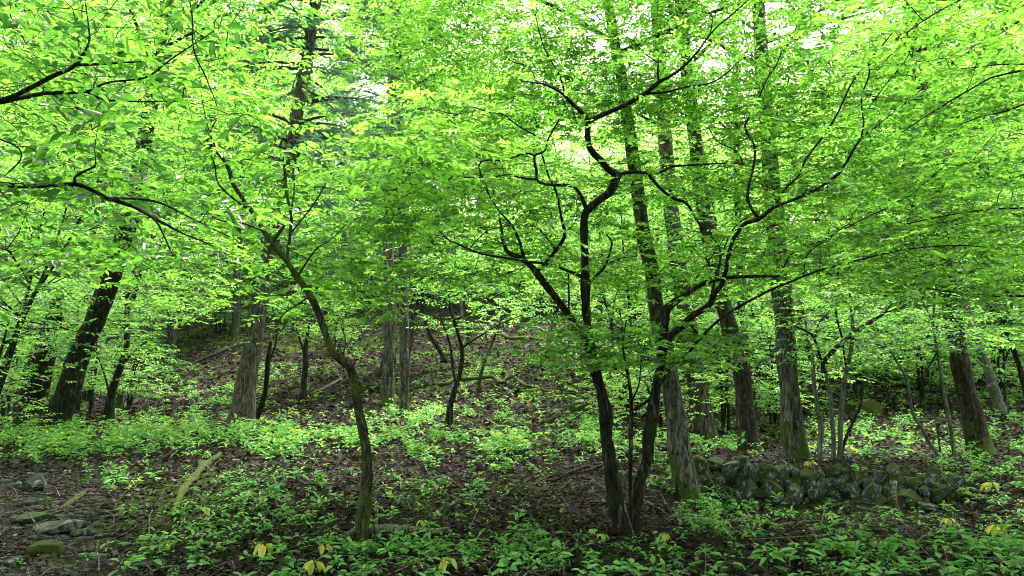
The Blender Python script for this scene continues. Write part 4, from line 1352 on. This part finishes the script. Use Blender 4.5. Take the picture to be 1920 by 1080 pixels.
def stone_mesh(seed, sub=2, flat=(1, 1, 1), rough=0.22, cuts=5):
    r = np.random.default_rng(seed)
    bm = bmesh.new()
    bmesh.ops.create_icosphere(bm, subdivisions=sub, radius=0.5)
    V = np.array([v.co[:] for v in bm.verts])
    V = V * ((0.5 / np.abs(V).max(1)) ** 0.5)[:, None]      # blocky
    nz = snoise(V, seed, 2.2)
    V = V * (1 + rough * 0.6 * nz)[:, None]
    for k in range(cuts):                       # broken faces
        n = unit(r.normal(size=3))
        dd = r.uniform(0.28, 0.44)
        s = V @ n
        V = V - np.maximum(s - dd, 0)[:, None] * n
    V = V * np.array(flat)
    for v, c in zip(bm.verts, V):
        v.co = c
    me = bpy.data.meshes.new("stone")
    bm.to_mesh(me)
    bm.free()
    for p in me.polygons:
        p.use_smooth = True
    me.set_sharp_from_angle(angle=R(28))
    return me


stones = [stone_mesh(50 + i, 3, (1, .8, rng.uniform(.75, 1.0)), 0.24, 7) for i in range(12)]
for s in stones:
    s.materials.append(M['rock'])
wall = thing('stone_wall', "low dry stone wall of mossy grey rubble behind the seedlings", "wall", tuple(at(1600, 962, 8.8)))
wb = np.array(wall.location)
TOPL = np.array([(1240, 890), (1305, 858), (1380, 868), (1450, 870), (1520, 876), (1600, 880), (1680, 886), (1750, 890), (1850, 893), (1930, 892), (2080, 885)], float)
BOTL = np.array([(1240, 940), (1305, 958), (1380, 966), (1450, 972), (1520, 974), (1600, 972), (1680, 968), (1750, 962), (1850, 955), (1930, 950), (2080, 945)], float)


def wall_d(px):
    return np.interp(px, [1240, 1400, 1700, 2080], [9.35, 9.15, 8.95, 8.8])


rows = 5
n_st = 0
for row in range(rows):
    px = 1258 + rng.uniform(0, 14)
    while px < 1870 - 25 * row and n_st < 290:
        w = rng.choice([rng.uniform(17, 25), rng.uniform(26, 40)]) * (0.9 if row > 2 else 1.0)
        c = px + w / 2
        yt, yb = np.interp(c, TOPL[:, 0], TOPL[:, 1]), np.interp(c, BOTL[:, 0], BOTL[:, 1])
        hh = (yb - yt) / rows
        yc = yb - hh * (row + 0.5) + rng.uniform(-8, 8)
        d = wall_d(c) + 0.055 * row
        p = at(c, yc, d)
        sx = w * d / F * rng.uniform(1.02, 1.2)
        sz = hh * d / F * (rng.uniform(1.0, 1.3) if w < 33 else rng.uniform(1.4, 1.9))
        o = link('stone', stones[rng.integers(12)], None, wall)
        o.location = p - wb + np.array([0, rng.uniform(-.07, .07), 0])
        o.rotation_euler = (rng.normal(0, .5), rng.normal(0, .8), rng.uniform(-.8, .8) + (math.pi if rng.random() < .5 else 0))
        o.scale = (sx * 1.12, max(sx, sz) * 1.1, sz * 1.25)
        n_st += 1
        px += w * rng.uniform(.85, 1.0)
# dark earth packed behind and between the stones
cs = np.arange(1240, 1891, 25.0)
V, q = [], []
for i, c in enumerate(cs):
    yt, yb = np.interp(c, TOPL[:, 0], TOPL[:, 1]) + np.interp(c, [1500, 1890], [14, 34]), np.interp(c, BOTL[:, 0], BOTL[:, 1]) + 6
    d = wall_d(c)
    a, b_ = at(c, yb, d + 0.10), at(c, yt, d + 0.26)
    e = b_ + np.array([0, 0.55, 0.0])
    g = e.copy(); g[2] = gz(g[:2])[0] - .3
    V += [a - wb, b_ - wb, e - wb, g - wb]
for i in range(len(cs) - 1):
    k = 4 * i
    for j in range(3):
        q.append((k + j, k + 4 + j, k + 5 + j, k + 1 + j))
mes, nt, out = nodes_of("packed_earth")
p = N(nt, "ShaderNodeBsdfPrincipled")
tc = N(nt, "ShaderNodeTexCoord")
nt.links.new(ramp(nt, noise(nt, 18, 6, tc.outputs['Object']), [(.35, (.008, .007, .004)), (.7, (.03, .028, .014))]), p.inputs['Base Color'])
p.inputs['Roughness'].default_value = 0.95
nt.links.new(p.outputs[0], out.inputs[0])
link('earth_fill', np_mesh('earth_fill', np.array(V), np.array(q)[:, ::-1], 4, smooth=True), mes, wall)

# loose stones and boulders
bould = [stone_mesh(80 + i, 3, (1, .85, .7), 0.25, 12) for i in range(4)]
slabm = [stone_mesh(90 + i, 3, (1, .7, .26), 0.3, 16) for i in range(3)]
for mm in bould + slabm:
    mm.materials.append(M['rock_path'])
bmoss = stone_mesh(99, 3, (1, .85, .75), 0.35, 1)
bmoss.materials.append(M['moss_log'])
for lab, nm, px, py, w, h, me in [
    ("rounded grey boulder beside the stony path at the left edge", 'boulder', 58, 922, 58, 40, bould[0]),
    ("small mossy stone touching the left side of the rounded grey boulder", 'boulder', 32, 918, 26, 22, bould[1]),
    ("long dark flat slab with thin moss lying on the path in the corner", 'rock_slab', 100, 1004, 110, 30, slabm[0]),
    ("blunt grey slab end beside the long dark slab", 'rock_slab', 152, 1010, 42, 26, slabm[1]),
    ("flat grey slab just above the long dark slab", 'rock_slab', 50, 982, 90, 22, slabm[2]),
    ("green mossy boulder below the long dark slab at the bottom left", 'boulder', 78, 1040, 62, 26, bmoss),
    ("grey triangular stone on brown litter right of the mossy boulder", 'boulder', 212, 1036, 30, 24, bould[2]),
    ("thin pale grey slab at the bottom edge near the lower left", 'rock_slab', 275, 1066, 90, 18, slabm[1]),
    ("flat stone with green film left of the bottom slab", 'rock_slab', 265, 1058, 46, 12, slabm[0]),
    ("dark pointed stone under the leafy seedlings beside the path", 'boulder', 178, 888, 26, 20, bould[3]),
    ("low grey stone at the bottom left corner of the path", 'rock_slab', 22, 1066, 60, 24, slabm[2]),
    ("big dark moss covered boulder on the slope behind the wall", 'boulder', 1632, 780, 46, 36, bmoss),
    ("pale angular stone between the two stems of the forked tree", 'boulder', 1172, 858, 34, 20, bould[2]),
    ("grey rubble stone left of the thick leaning trunk", 'boulder', 1232, 866, 36, 26, bould[0]),
    ("dark stone under ferns left of the thick leaning trunk", 'boulder', 1245, 848, 30, 22, bould[1]),
    ("dark jagged rock by the fallen branch in the centre", 'boulder', 800, 724, 32, 18, bould[3]),
    ("mossy rock on the slope behind the left stem of the forked tree", 'boulder', 1090, 775, 42, 24, bmoss),
]:
    g = gpoint(px, py)
    d = g[1] * depth_scale(py)
    o = link(nm, me, None)
    tag(o, lab, 'stone' if 'slab' not in nm else 'slab')
    sx = w * d / F
    o.scale = (sx, sx, h * d / F / (0.7 if me in bould or me is bmoss else 0.26) * 1.15)
    o.rotation_euler = (rng.normal(0, .08), rng.normal(0, .08), rng.uniform(-.4, .4))
    o.location = (g[0], g[1] + sx * .2, g[2] + 0.2 * h * d / F)

# ------------------------------------------------------------------ fallen wood
def fallen(name, label, cat, px, mat, extra=(), sides=10, rough=0.15, lift=0.5, ends=True):
    pts, rr = [], []
    for (x, y, w) in px:
        g = gpoint(x, y)
        r_ = w * .5 * g[1] * depth_scale(y) / F
        g[2] += r_ * lift
        pts.append(g)
        rr.append(r_)
    root_loc = pts[0]
    C = catmull(np.array(pts), 5)
    rad = np.interp(np.linspace(0, 1, len(C)), np.linspace(0, 1, len(rr)), rr)
    root = thing(name, label, cat, tuple(root_loc))
    t = Tubes()
    t.add(C, rad, sides, rough, 3)
    t.build('stem', M[mat], root, root_loc)
    for e in extra:      # side branches standing up from the stem: pixel, width, at the depth of the nearest point
        P = []
        r2 = []
        for i, (x, y, w) in enumerate(e):
            pr = project(C)
            if i == 0:
                k = np.argmin((pr[0] - x) ** 2 + (pr[1] - y) ** 2)
                d0 = C[k][1]
                P.append(C[k])
            else:
                P.append(at(x, y, d0 - 0.1 * i))
            r2.append(w * .5 * d0 / F)
        Cc = catmull(np.array(P), 4)
        t = Tubes()
        t.add(Cc, np.interp(np.linspace(0, 1, len(Cc)), np.linspace(0, 1, len(r2)), r2), 6, 0.1, 4)
        t.build('branch', M[mat], root, root_loc)
    return root


fallen('mossy_log', "slanting fallen stem thickly covered in yellow green moss left of the leaning tree", "log",
       [(327, 972, 12), (334, 945, 14), (350, 918, 15), (368, 897, 15), (386, 876, 14), (414, 856, 9)], 'moss_log', sides=14, rough=0.4, lift=.7)
fallen('root', "thin brown root with a moss patch crossing the path edge", "root", [(95, 968, 10), (120, 957, 11), (135, 946, 11), (150, 935, 12), (165, 925, 10)], 'bark_mossy')
fallen('fallen_branch', "dark thin fallen stick among the seedlings at the upper left", "stick", [(302, 864, 7), (325, 852, 7), (357, 842, 5)], 'bark_dark')
fallen('fallen_log', "pale fallen log lying across the foot of the leaning tree", "log", [(600, 1030, 9), (640, 1022, 13), (680, 1014, 16), (740, 1012, 16), (800, 1010, 12), (842, 1000, 7)], 'wood_dead', lift=2.2, extra=[[(800, 1010, 6), (825, 1000, 5), (838, 990, 4)]])
fallen('fallen_log', "mossy log lying on the hill top in the centre", "log", [(943, 630, 9), (955, 637, 9), (975, 638, 8), (1000, 637, 7), (1022, 640, 6)], 'moss_log')
fallen('fallen_log', "low mossy log in front of the stone wall", "log", [(1445, 994, 10), (1480, 988, 12), (1533, 984, 12), (1587, 988, 10), (1640, 990, 7)], 'moss_log')
fallen('dead_branch', "bare branching fallen limb with many crooked twigs lying right of the crooked small tree", "fallen branch",
       [(822, 742, 8), (835, 744, 9), (853, 736, 9), (887, 730, 8), (923, 727, 7), (940, 735, 6), (957, 722, 7), (985, 738, 6), (1008, 742, 5), (1045, 748, 4), (1100, 748, 4)], 'bark_mossy', lift=5.0,
       extra=[[(957, 722, 5), (952, 736, 4), (960, 756, 3)], [(985, 738, 5), (1005, 762, 4), (1014, 782, 4), (1012, 806, 2)], [(957, 720, 4), (963, 705, 3), (985, 694, 2)],
              [(1045, 748, 3), (1056, 764, 3), (1052, 790, 3), (1042, 812, 2)], [(1008, 742, 3), (1030, 760, 3), (1056, 764, 3), (1080, 790, 2)]])
fallen('dead_branch', "long thin fallen branch lying left of the forked tree stems", "fallen branch", [(1033, 906, 3), (1050, 900, 4), (1067, 893, 5), (1085, 886, 5), (1105, 879, 5), (1133, 875, 4)], 'bark_dark', lift=2)
fallen('fallen_branch', "short pale peeled stick on the litter left of the forked tree", "stick", [(986, 868, 6), (1003, 884, 7), (1022, 898, 5)], 'bark_pale')
fallen('fallen_branch', "thin stick on red leaf litter right of the forked tree base", "stick", [(1205, 940, 6), (1225, 952, 7), (1250, 968, 4)], 'wood_dead')
fallen('fallen_branch', "dark fallen pole lying on the slope at the far right", "stick", [(1830, 752, 7), (1870, 743, 9), (1925, 735, 9)], 'bark_dark')
fallen('fallen_branch', "straight fallen pole slanting down the slope left of the central pair", "stick", [(590, 740, 5), (615, 726, 6), (640, 712, 5)], 'wood_dead')
fallen('fallen_branch', "grey twig on litter near the bottom left slabs", "stick", [(205, 1022, 4), (232, 1028, 6), (256, 1038, 4)], 'wood_dead')
fallen('fallen_branch', "reddish brown twig above the grey triangular stone", "stick", [(182, 1010, 4), (200, 1009, 5), (222, 1007, 4)], 'bark_brown')
fallen('fallen_branch', "thin straight twig stretching from red litter to a seedling", "stick", [(150, 980, 3), (185, 976, 3), (222, 970, 3)], 'bark_dark')
fallen('fallen_branch', "dark limb lying among seedlings behind the forked tree", "stick", [(1075, 742, 5), (1100, 748, 6), (1122, 757, 6)], 'wood_dead')
fallen('fallen_branch', "long dark branch sloping up the bank left of the conifer", "stick", [(320, 705, 5), (360, 688, 5), (410, 668, 6), (455, 650, 5)], 'bark_dark', lift=2)
# stub posts and the stick leaning on the wall
g = gpoint(1497, 1064)
o = thing('stub_post', "short dark broken stub standing in the seedlings at the bottom right", "stump", tuple(g))
t = Tubes(); t.add(np.array([g, g + [0, 0, .08], g + [.005, .01, .16]]), [.03, .026, .024], 9, .15, 3); t.build('stem', M['bark_dark'], o, g)
d = wall_d(1680) - 0.22
a, b_ = at(1677, 902, d + .1), at(1686, 962, d - .06)
o = thing('leaning_stick', "smooth brown stick propped upright against the stone wall", "stick", tuple(b_))
t = Tubes(); t.add(catmull(np.array([b_, at(1678, 935, d), a]), 4), np.linspace(.022, .026, 9), 8, .08, 3); t.build('stem', M['wood_dead'], o, b_)
a, b_ = at(1325, 885, 8.75), at(1356, 935, 8.6)
o = thing('leaning_stick', "thin pale stick sloping down across the left end of the stone wall", "stick", tuple(b_))
t = Tubes(); t.add(catmull(np.array([b_, at(1340, 912, 8.68), a]), 4), np.linspace(.007, .01, 9), 6, .08, 3); t.build('stem', M['wood_dead'], o, b_)
a, b_ = at(1176, 925, 6.75), at(1188, 1003, 6.7)
o = thing('vine', "thin pale root hanging down between the two stems of the forked tree", "vine", tuple(b_))
t = Tubes(); t.add(catmull(np.array([b_, at(1178, 970, 6.72), at(1171, 945, 6.74), a]), 4), np.linspace(.008, .005, 13), 6, .08, 3); t.build('stem', M['wood_dead'], o, b_)

# ------------------------------------------------------------------ forest floor plants
PATCH = [  # pixel centre, half sizes, density
    (380, 815, 230, 32, .75), (600, 840, 240, 34, .7), (800, 850, 110, 40, .8), (130, 830, 150, 40, .9), (60, 800, 100, 30, .7),
    (225, 905, 60, 30, .8), (940, 860, 70, 28, .8), (1010, 870, 70, 22, .8), (780, 790, 60, 26, .9), (1100, 820, 60, 50, .6), (890, 770, 130, 16, .3),
    (1340, 975, 110, 40, 1.0), (1500, 985, 90, 10, .3), (1650, 990, 130, 14, .4), (1700, 865, 120, 22, .8), (1840, 880, 100, 34, .8), (1640, 830, 120, 40, .55),
    (1380, 840, 60, 14, .6), (500, 935, 130, 60, .55), (430, 1000, 100, 40, .4), (760, 1040, 200, 36, .45), (1000, 1045, 200, 34, .45), (1300, 1060, 120, 22, .3), (1600, 1045, 150, 34, .5), (1830, 1010, 120, 40, .4),
    (850, 940, 150, 60, .45), (1240, 900, 60, 40, .6), (420, 745, 110, 22, 1.0), (560, 700, 90, 20, .8), (680, 660, 60, 20, .7), (1160, 760, 50, 30, .5), (160, 740, 140, 24, .6), (1900, 820, 60, 40, .6),
    (1050, 700, 120, 18, .4), (700, 920, 60, 60, .4), (600, 975, 80, 40, .5), (330, 1045, 60, 30, .4), (950, 700, 120, 14, .5), (1400, 750, 300, 30, .7), (1650, 690, 320, 40, .8), (1300, 880, 40, 40, .4),
    (960, 1070, 900, 30, .12), (1860, 930, 60, 40, .7), (1800, 900, 120, 14, .9), (1915, 900, 60, 160, .75), (1890, 1030, 80, 50, .6), (1870, 740, 90, 40, .6), (300, 720, 120, 26, .7)]


def scatter_px(n, x0=-60, x1=1980, y0=640, y1=1130, base=0.035, nearw=True):
    """ground points chosen so that their density follows the patches"""
    out = []
    gx = np.linspace(x0, x1, 86)
    gy = np.geomspace(1, 10, 42)
    gy = y0 + (gy - 1) / 9 * (y1 - y0)
    grid = {}
    G = np.array([[gpoint(a, b) for a in gx] for b in gy])
    while len(out) < n:
        m = n * 3
        a = rng.uniform(x0, x1, m)
        b = rng.uniform(y0, y1, m)
        dens = np.full(m, base)
        for cx, cy, sx, sy, w in PATCH:
            dens = np.maximum(dens, w * np.exp(-(((a - cx) / sx) ** 2 + ((b - cy) / sy) ** 2) * 1.1))
        nz_ = snoise(np.c_[a / 46.0, b / 20.0, np.zeros(m)], 77, 1.0)
        dens = dens * np.clip(0.55 + 1.1 * nz_, 0.04, 1.0)
        path = (a < 190) & (b > 880 + 0.15 * a)
        dens = np.where(path, dens * 0.06, dens)
        keep = rng.random(m) < dens
        a, b = a[keep], b[keep]
        fi = np.interp(a, gx, np.arange(len(gx)))
        fj = np.interp(b, gy, np.arange(len(gy)))
        i0, j0 = np.clip(fi.astype(int), 0, len(gx) - 2), np.clip(fj.astype(int), 0, len(gy) - 2)
        u, v = (fi - i0)[:, None], (fj - j0)[:, None]
        P = G[j0, i0] * (1 - u) * (1 - v) + G[j0, i0 + 1] * u * (1 - v) + G[j0 + 1, i0] * (1 - u) * v + G[j0 + 1, i0 + 1] * u * v
        out += list(P)
    P = np.array(out[:n])
    P[:, 2] = gz(P[:, :2])
    return P


def herb_arrays(P, hmin, hmax, leaf, nl, tint, wid=0.5, tilt=0.35):
    """low plants: a stem with a ring of leaves at the top and some lower down"""
    n = len(P)
    h = rng.uniform(hmin, hmax, n)
    az = rng.uniform(0, 2 * np.pi, (n, nl)) * 0.35 + np.arange(nl) * 2.4
    lev = np.where(np.arange(nl) < nl * 0.6, 1.0, 0.62)[None] * rng.uniform(.85, 1.05, (n, nl))
    lean = rng.normal(0, 0.12, (n, 2))
    B = np.empty((n, nl, 3))
    B[..., 0] = P[:, None, 0] + lean[:, None, 0] * h[:, None] * lev + 0.01 * np.cos(az)
    B[..., 1] = P[:, None, 1] + lean[:, None, 1] * h[:, None] * lev + 0.01 * np.sin(az)
    B[..., 2] = P[:, None, 2] + h[:, None] * lev
    el = rng.normal(0.05, tilt, (n, nl))
    D = np.stack([np.cos(az) * np.cos(el), np.sin(az) * np.cos(el), np.sin(el)], -1)
    Nn = np.stack([-np.cos(az) * np.sin(el), -np.sin(az) * np.sin(el), np.cos(el)], -1) + rng.normal(0, .25, D.shape)
    L = leaf * rng.uniform(.6, 1.25, (n, nl)) * rng.uniform(.7, 1.2, n)[:, None]
    Tn = np.clip(rng.uniform(*tint, n)[:, None] + rng.normal(0, .08, (n, nl)), 0, 0.93)
    yl = rng.random((n, nl)) < 0.012
    Tn = np.where(yl, 1.0, Tn)
    top = np.c_[P[:, 0] + lean[:, 0] * h, P[:, 1] + lean[:, 1] * h, P[:, 2] + h]
    return (B.reshape(-1, 3), D.reshape(-1, 3), unit(Nn.reshape(-1, 3)), L.ravel(), L.ravel() * wid, Tn.ravel()), top


lv, stems = [], []
for cnt_, rngs in ((2300, (0.04, 0.14, 0.055, 6, (.15, .85))), (380, (0.10, 0.20, 0.075, 8, (.2, .8)))):
    P = scatter_px(cnt_)
    far = np.clip(P[:, 1] / 12, 1, 2.2)
    a, top = herb_arrays(P, *rngs)
    lv.append(a)
    stems.append((P, top))
P = scatter_px(5600, y0=590, y1=862, base=.12)
a, top = herb_arrays(P, 0.05, 0.25, 0.085, 6, (.35, .9))
lv.append(a)
arr = [np.concatenate([l[i] for l in lv]) for i in range(6)]
o = link('undergrowth', leaves_mesh('undergrowth', *arr, fine=True), M['herb'])
tag(o, "low green seedlings and herbs covering the forest floor in patches", "ground cover", kind='stuff')
A0 = np.concatenate([s[0] for s in stems]); A1 = np.concatenate([s[1] for s in stems])
near = A0[:, 1] < 12
V, Q, _ = twig_many(A0[near], A1[near], np.full(near.sum(), .0028), 3, 0, segs=2)
o = link('herb_stems', np_mesh('herb_stems', V, Q, 4), M['herb'])
tag(o, "thin green stalks under the low seedlings", "stalks", kind='stuff')


# single plants that stand out: several kinds, each with stem and leaves
def herb_proto(seed, nl, leaf, h, wid, mat, tint, label, group, name='seedling', tiers=1, droop=0.0):
    global rng
    keep = rng
    rng = np.random.default_rng(seed)
    root = thing(name, label, 'plant', (0, 0, 0), group)
    tb = Tubes()
    C = catmull(np.array([(0, 0, -.02), (rng.normal(0, .01), rng.normal(0, .01), h * .5), (rng.normal(0, .02), rng.normal(0, .02), h)]), 3)
    tb.add(C, np.linspace(.004, .0025, len(C)), 5)
    B, D, Nn, L, Tn = [], [], [], [], []
    for i in range(nl):
        lev = 1 - 0.5 * (i // max(1, nl // tiers)) / tiers
        a = i * 2.4 + rng.normal(0, .2)
        el = rng.normal(.05 - droop, .18)
        p = C[-1] * lev
        d = np.array([math.cos(a) * math.cos(el), math.sin(a) * math.cos(el), math.sin(el)])
        q = p + d * leaf * .3
        tb.add(np.array([p, q]), [.002, .0015], 3)
        B.append(q); D.append(d)
        Nn.append(np.array([-math.cos(a) * math.sin(el), -math.sin(a) * math.sin(el), math.cos(el)]) + rng.normal(0, .15, 3))
        L.append(leaf * rng.uniform(.75, 1.2)); Tn.append(rng.uniform(*tint))
    tb.build('stem', M['herb'], root)
    L = np.array(L)
    link('leaves', leaves_mesh('leaves', np.array(B), np.array(D), unit(np.array(Nn)), L, L * wid, np.array(Tn)), M[mat], root)
    rng = keep
    return root


HG = "broad leaved seedlings scattered over the leaf litter"
hp = [herb_proto(200 + i, (6, 8, 7, 10, 9)[i], (.11, .10, .14, .09, .13)[i], (.12, .18, .22, .26, .16)[i], (.62, .5, .55, .42, .7)[i], 'herb', (.15, .6),
                 "broad leaved green seedling growing in the leaf litter", HG, tiers=(1, 2, 2, 3, 1)[i]) for i in range(5)]
for h in hp:
    h.location = (0, 0, -50)
used_h = set()
PP = scatter_px(1500, y0=850, y1=1120, base=.12)
PP = PP[np.argsort(PP[:, 1] + rng.uniform(0, 3.0, len(PP)))][:170]
for i, P in enumerate(PP):
    k = i % 5
    if k in used_h:
        o = copy_thing(hp[k])
    else:
        o = hp[k]
        used_h.add(k)
    s = rng.uniform(.4, .8)
    o.location = tuple(P)
    o.rotation_euler = (rng.normal(0, .12), rng.normal(0, .12), rng.uniform(0, 6.28))
    o.scale = (s, s, s)
yp = herb_proto(300, 5, .13, .15, .55, 'yellow_leaf', (.2, 1), "", None, droop=.9)
first = True
for px, py, s, lab in [
    (492, 1046, 1.15, "plant with drooping yellow leaves nearest the foot of the pale log's left end"),
    (606, 1046, 1.0, "plant with bright yellow hanging leaves just left of the pale fallen log"),
    (588, 1080, 1.1, "yellow leaved plant cut by the bottom edge below the pale log's left end"),
    (840, 1076, 1.2, "large yellow green leaf cluster at the bottom edge below the pale log's right end"),
    (705, 1010, .6, "small yellow leaves beside the leaning tree foot in front of the pale log"),
    (792, 990, .7, "pair of yellowing leaves behind the pale fallen log"),
    (1245, 1020, .8, "small yellow leaved plant just right of the forked tree base"),
    (1130, 1020, .8, "yellow leaved plant just left of the forked tree base"),
    (1868, 1010, 1.2, "big leaved plant with bright yellow drooping leaves at the lower right"),
    (1780, 990, 1.0, "yellow edged plant in front of the right part of the wall"),
    (1650, 1035, .9, "pale yellow leaf cluster at the bottom right below the mossy log"),
    (1560, 975, .8, "yellow green plant under the middle of the stone wall"),
    (1860, 925, 1.1, "yellow green drooping plant covering the right end of the wall"),
    (1300, 805, 1.2, "yellow leaved plant behind the thick leaning trunk near the mossy based trunk"),
    (820, 782, 1.1, "yellow leaved sprig on the slope right behind the crooked small tree foot"),
    (1110, 830, 1.3, "yellow green drooping plant just left of the forked tree's left stem"),
    (1520, 880, .9, "small bright yellow plant on top of the stone wall"),
]:
    if first:
        o = yp
        first = False
    else:
        o = copy_thing(yp)
    g = gpoint(px, py)
    k = s * (0.8 if g[1] < 9 else 0.95)
    o.location = tuple(g)
    o.scale = (k, k, k)
    o.rotation_euler = (0, 0, rng.uniform(0, 6.28))
    o['label'] = lab
# leafy bushes of long leaves in front of the wall and by the path
lb = herb_proto(310, 16, .15, .26, .34, 'herb', (.3, .7), "", None, name='leafy_plant', tiers=3, droop=.15)
first = True
for px, py, s, lab in [
    (215, 925, 1.1, "clump of broad pale green leaves on the moss mound beside the path"),
    (1325, 965, 1.3, "long leaved bright green plant under the left end of the wall"),
    (1385, 975, 1.2, "long leaved plant right of the brightest clump under the wall"),
    (1300, 1000, 1.2, "long leaved clump closest to the forked tree on its right"),
    (1470, 985, 1.0, "long leaved plant below the mossy round stones of the wall"),
    (1675, 990, 1.2, "dark green broad clump below the big pale stone of the wall"),
    (1690, 1060, 1.2, "broad green plant at the bottom edge right of the short stub"),
    (1510, 1080, 1.3, "dark green plant with wide leaves at the bottom edge by the stub"),
    (1440, 1085, 1.2, "bottom edge plant with broad leaves left of the stub"),
    (1870, 965, 1.0, "tall stemmed green plant in front of the right end of the wall"),
    (1265, 915, .9, "long leaved sprout between forked tree and thick leaning trunk"),
    (780, 800, 1.1, "bright green plant beside the slim trunk of the central pair"),
    (330, 985, .8, "grey green leaves at the lower end of the mossy slanting stem"),
    (240, 975, .8, "pale rounded seedling at the end of the thin straight twig"),
]:
    if first:
        o = lb
        first = False
    else:
        o = copy_thing(lb)
    g = gpoint(px, py)
    o.location = tuple(g)
    o.scale = (s * .62,) * 3
    o.rotation_euler = (0, 0, rng.uniform(0, 6.28))
    o['label'] = lab

# ------------------------------------------------------------------ leaf litter, sticks and gravel
def field(n, dmin, dmax, power=1.0):
    u = rng.random(n)
    d = dmin * (dmax / dmin) ** (u ** power)
    a = rng.uniform(-.84, .84, n) * d
    P = np.c_[a, d, np.zeros(n)]
    P[:, 2] = gz(P[:, :2])
    return P


n = 165000
P = field(n, 4.0, 50.0)
P[:, 2] += rng.uniform(0.002, 0.03, n)
az = rng.uniform(0, 2 * np.pi, n)
D = np.c_[np.cos(az), np.sin(az), rng.normal(0, .38, n)]
Nn = np.c_[rng.normal(0, .4, n), rng.normal(0, .4, n), np.ones(n)]
L = rng.uniform(.035, .10, n)
px_, py_ = project(P)
onpath = (px_ < 200) & (py_ > 890)
L = np.where(onpath, L * .5, L * .8) * np.clip(P[:, 1] / 9, 1, 2.8)
o = link('leaf_litter', leaves_mesh('leaf_litter', P, unit(D), unit(Nn), L, L * rng.uniform(.45, .8, n), rng.beta(1.2, 1.9, n), fine=False), M['litter'])
tag(o, "brown and reddish fallen leaves lying over the whole floor", "leaf litter", kind='stuff')
n = 2000
P = field(n, 4.2, 30.0, .9)
az = rng.uniform(0, np.pi, n)
l = np.where((rng.random(n) < .15) & (P[:, 0] > -2.6 * P[:, 1] / 6), rng.uniform(.6, 1.6, n), rng.uniform(.12, .6, n))
E = P + np.c_[np.cos(az) * l, np.sin(az) * l, np.zeros(n)]
E[:, 2] = gz(E[:, :2]) + rng.uniform(.01, .07, n)
P[:, 2] += .012
V, Q, _ = twig_many(P, E, rng.uniform(.003, .009, n), 4, 0.03)
o = link('twigs', np_mesh('fallen_twigs', V, Q, 4), M['wood_dead'])
tag(o, "small dead twigs strewn over the leaf litter", "twigs", kind='stuff')
# gravel on the path, bottom left
gv, gq, gn = [], [], 0
ico = stone_mesh(401, 1, (1, .8, .4), .25, 3)
iv = np.array([v.co[:] for v in ico.vertices]); iq = np.array([p.vertices[:] for p in ico.polygons])
bpy.data.meshes.remove(ico)
for i in range(2600):
    px, py = rng.uniform(-80, 330), rng.uniform(880, 1120)
    if px > 150 and rng.random() < (px - 150) / 160:
        continue
    gv.append((px, py))
gp = np.array(gv)
# positions by bilinear lookup
gx = np.linspace(-100, 340, 12); gy = np.linspace(870, 1130, 12)
G = np.array([[gpoint(a, b) for a in gx] for b in gy])
fi = np.interp(gp[:, 0], gx, np.arange(12)); fj = np.interp(gp[:, 1], gy, np.arange(12))
i0, j0 = np.clip(fi.astype(int), 0, 10), np.clip(fj.astype(int), 0, 10)
u, v = (fi - i0)[:, None], (fj - j0)[:, None]
P = G[j0, i0] * (1 - u) * (1 - v) + G[j0, i0 + 1] * u * (1 - v) + G[j0 + 1, i0] * (1 - u) * v + G[j0 + 1, i0 + 1] * u * v
P[:, 2] = gz(P[:, :2])
n = len(P)
s = rng.gamma(2.0, .022, n) + .02
az = rng.uniform(0, 6.28, n)
c_, s_ = np.cos(az), np.sin(az)
X = iv[None] * s[:, None, None]
V = np.stack([X[..., 0] * c_[:, None] - X[..., 1] * s_[:, None], X[..., 0] * s_[:, None] + X[..., 1] * c_[:, None], X[..., 2]], -1) + P[:, None]
Q = (iq[None] + (np.arange(n) * len(iv))[:, None, None]).reshape(-1, 3)
o = link('gravel', np_mesh('gravel', V.reshape(-1, 3), Q, 3), M['gravel'])
tag(o, "small flat grey stones of the path in the lower left corner", "gravel", kind='stuff')

# prototypes never planted would float at the origin: take them out
for k, pr in enumerate(protos):
    if k not in used:
        for c in list(pr.children):
            bpy.data.objects.remove(c)
        bpy.data.objects.remove(pr)
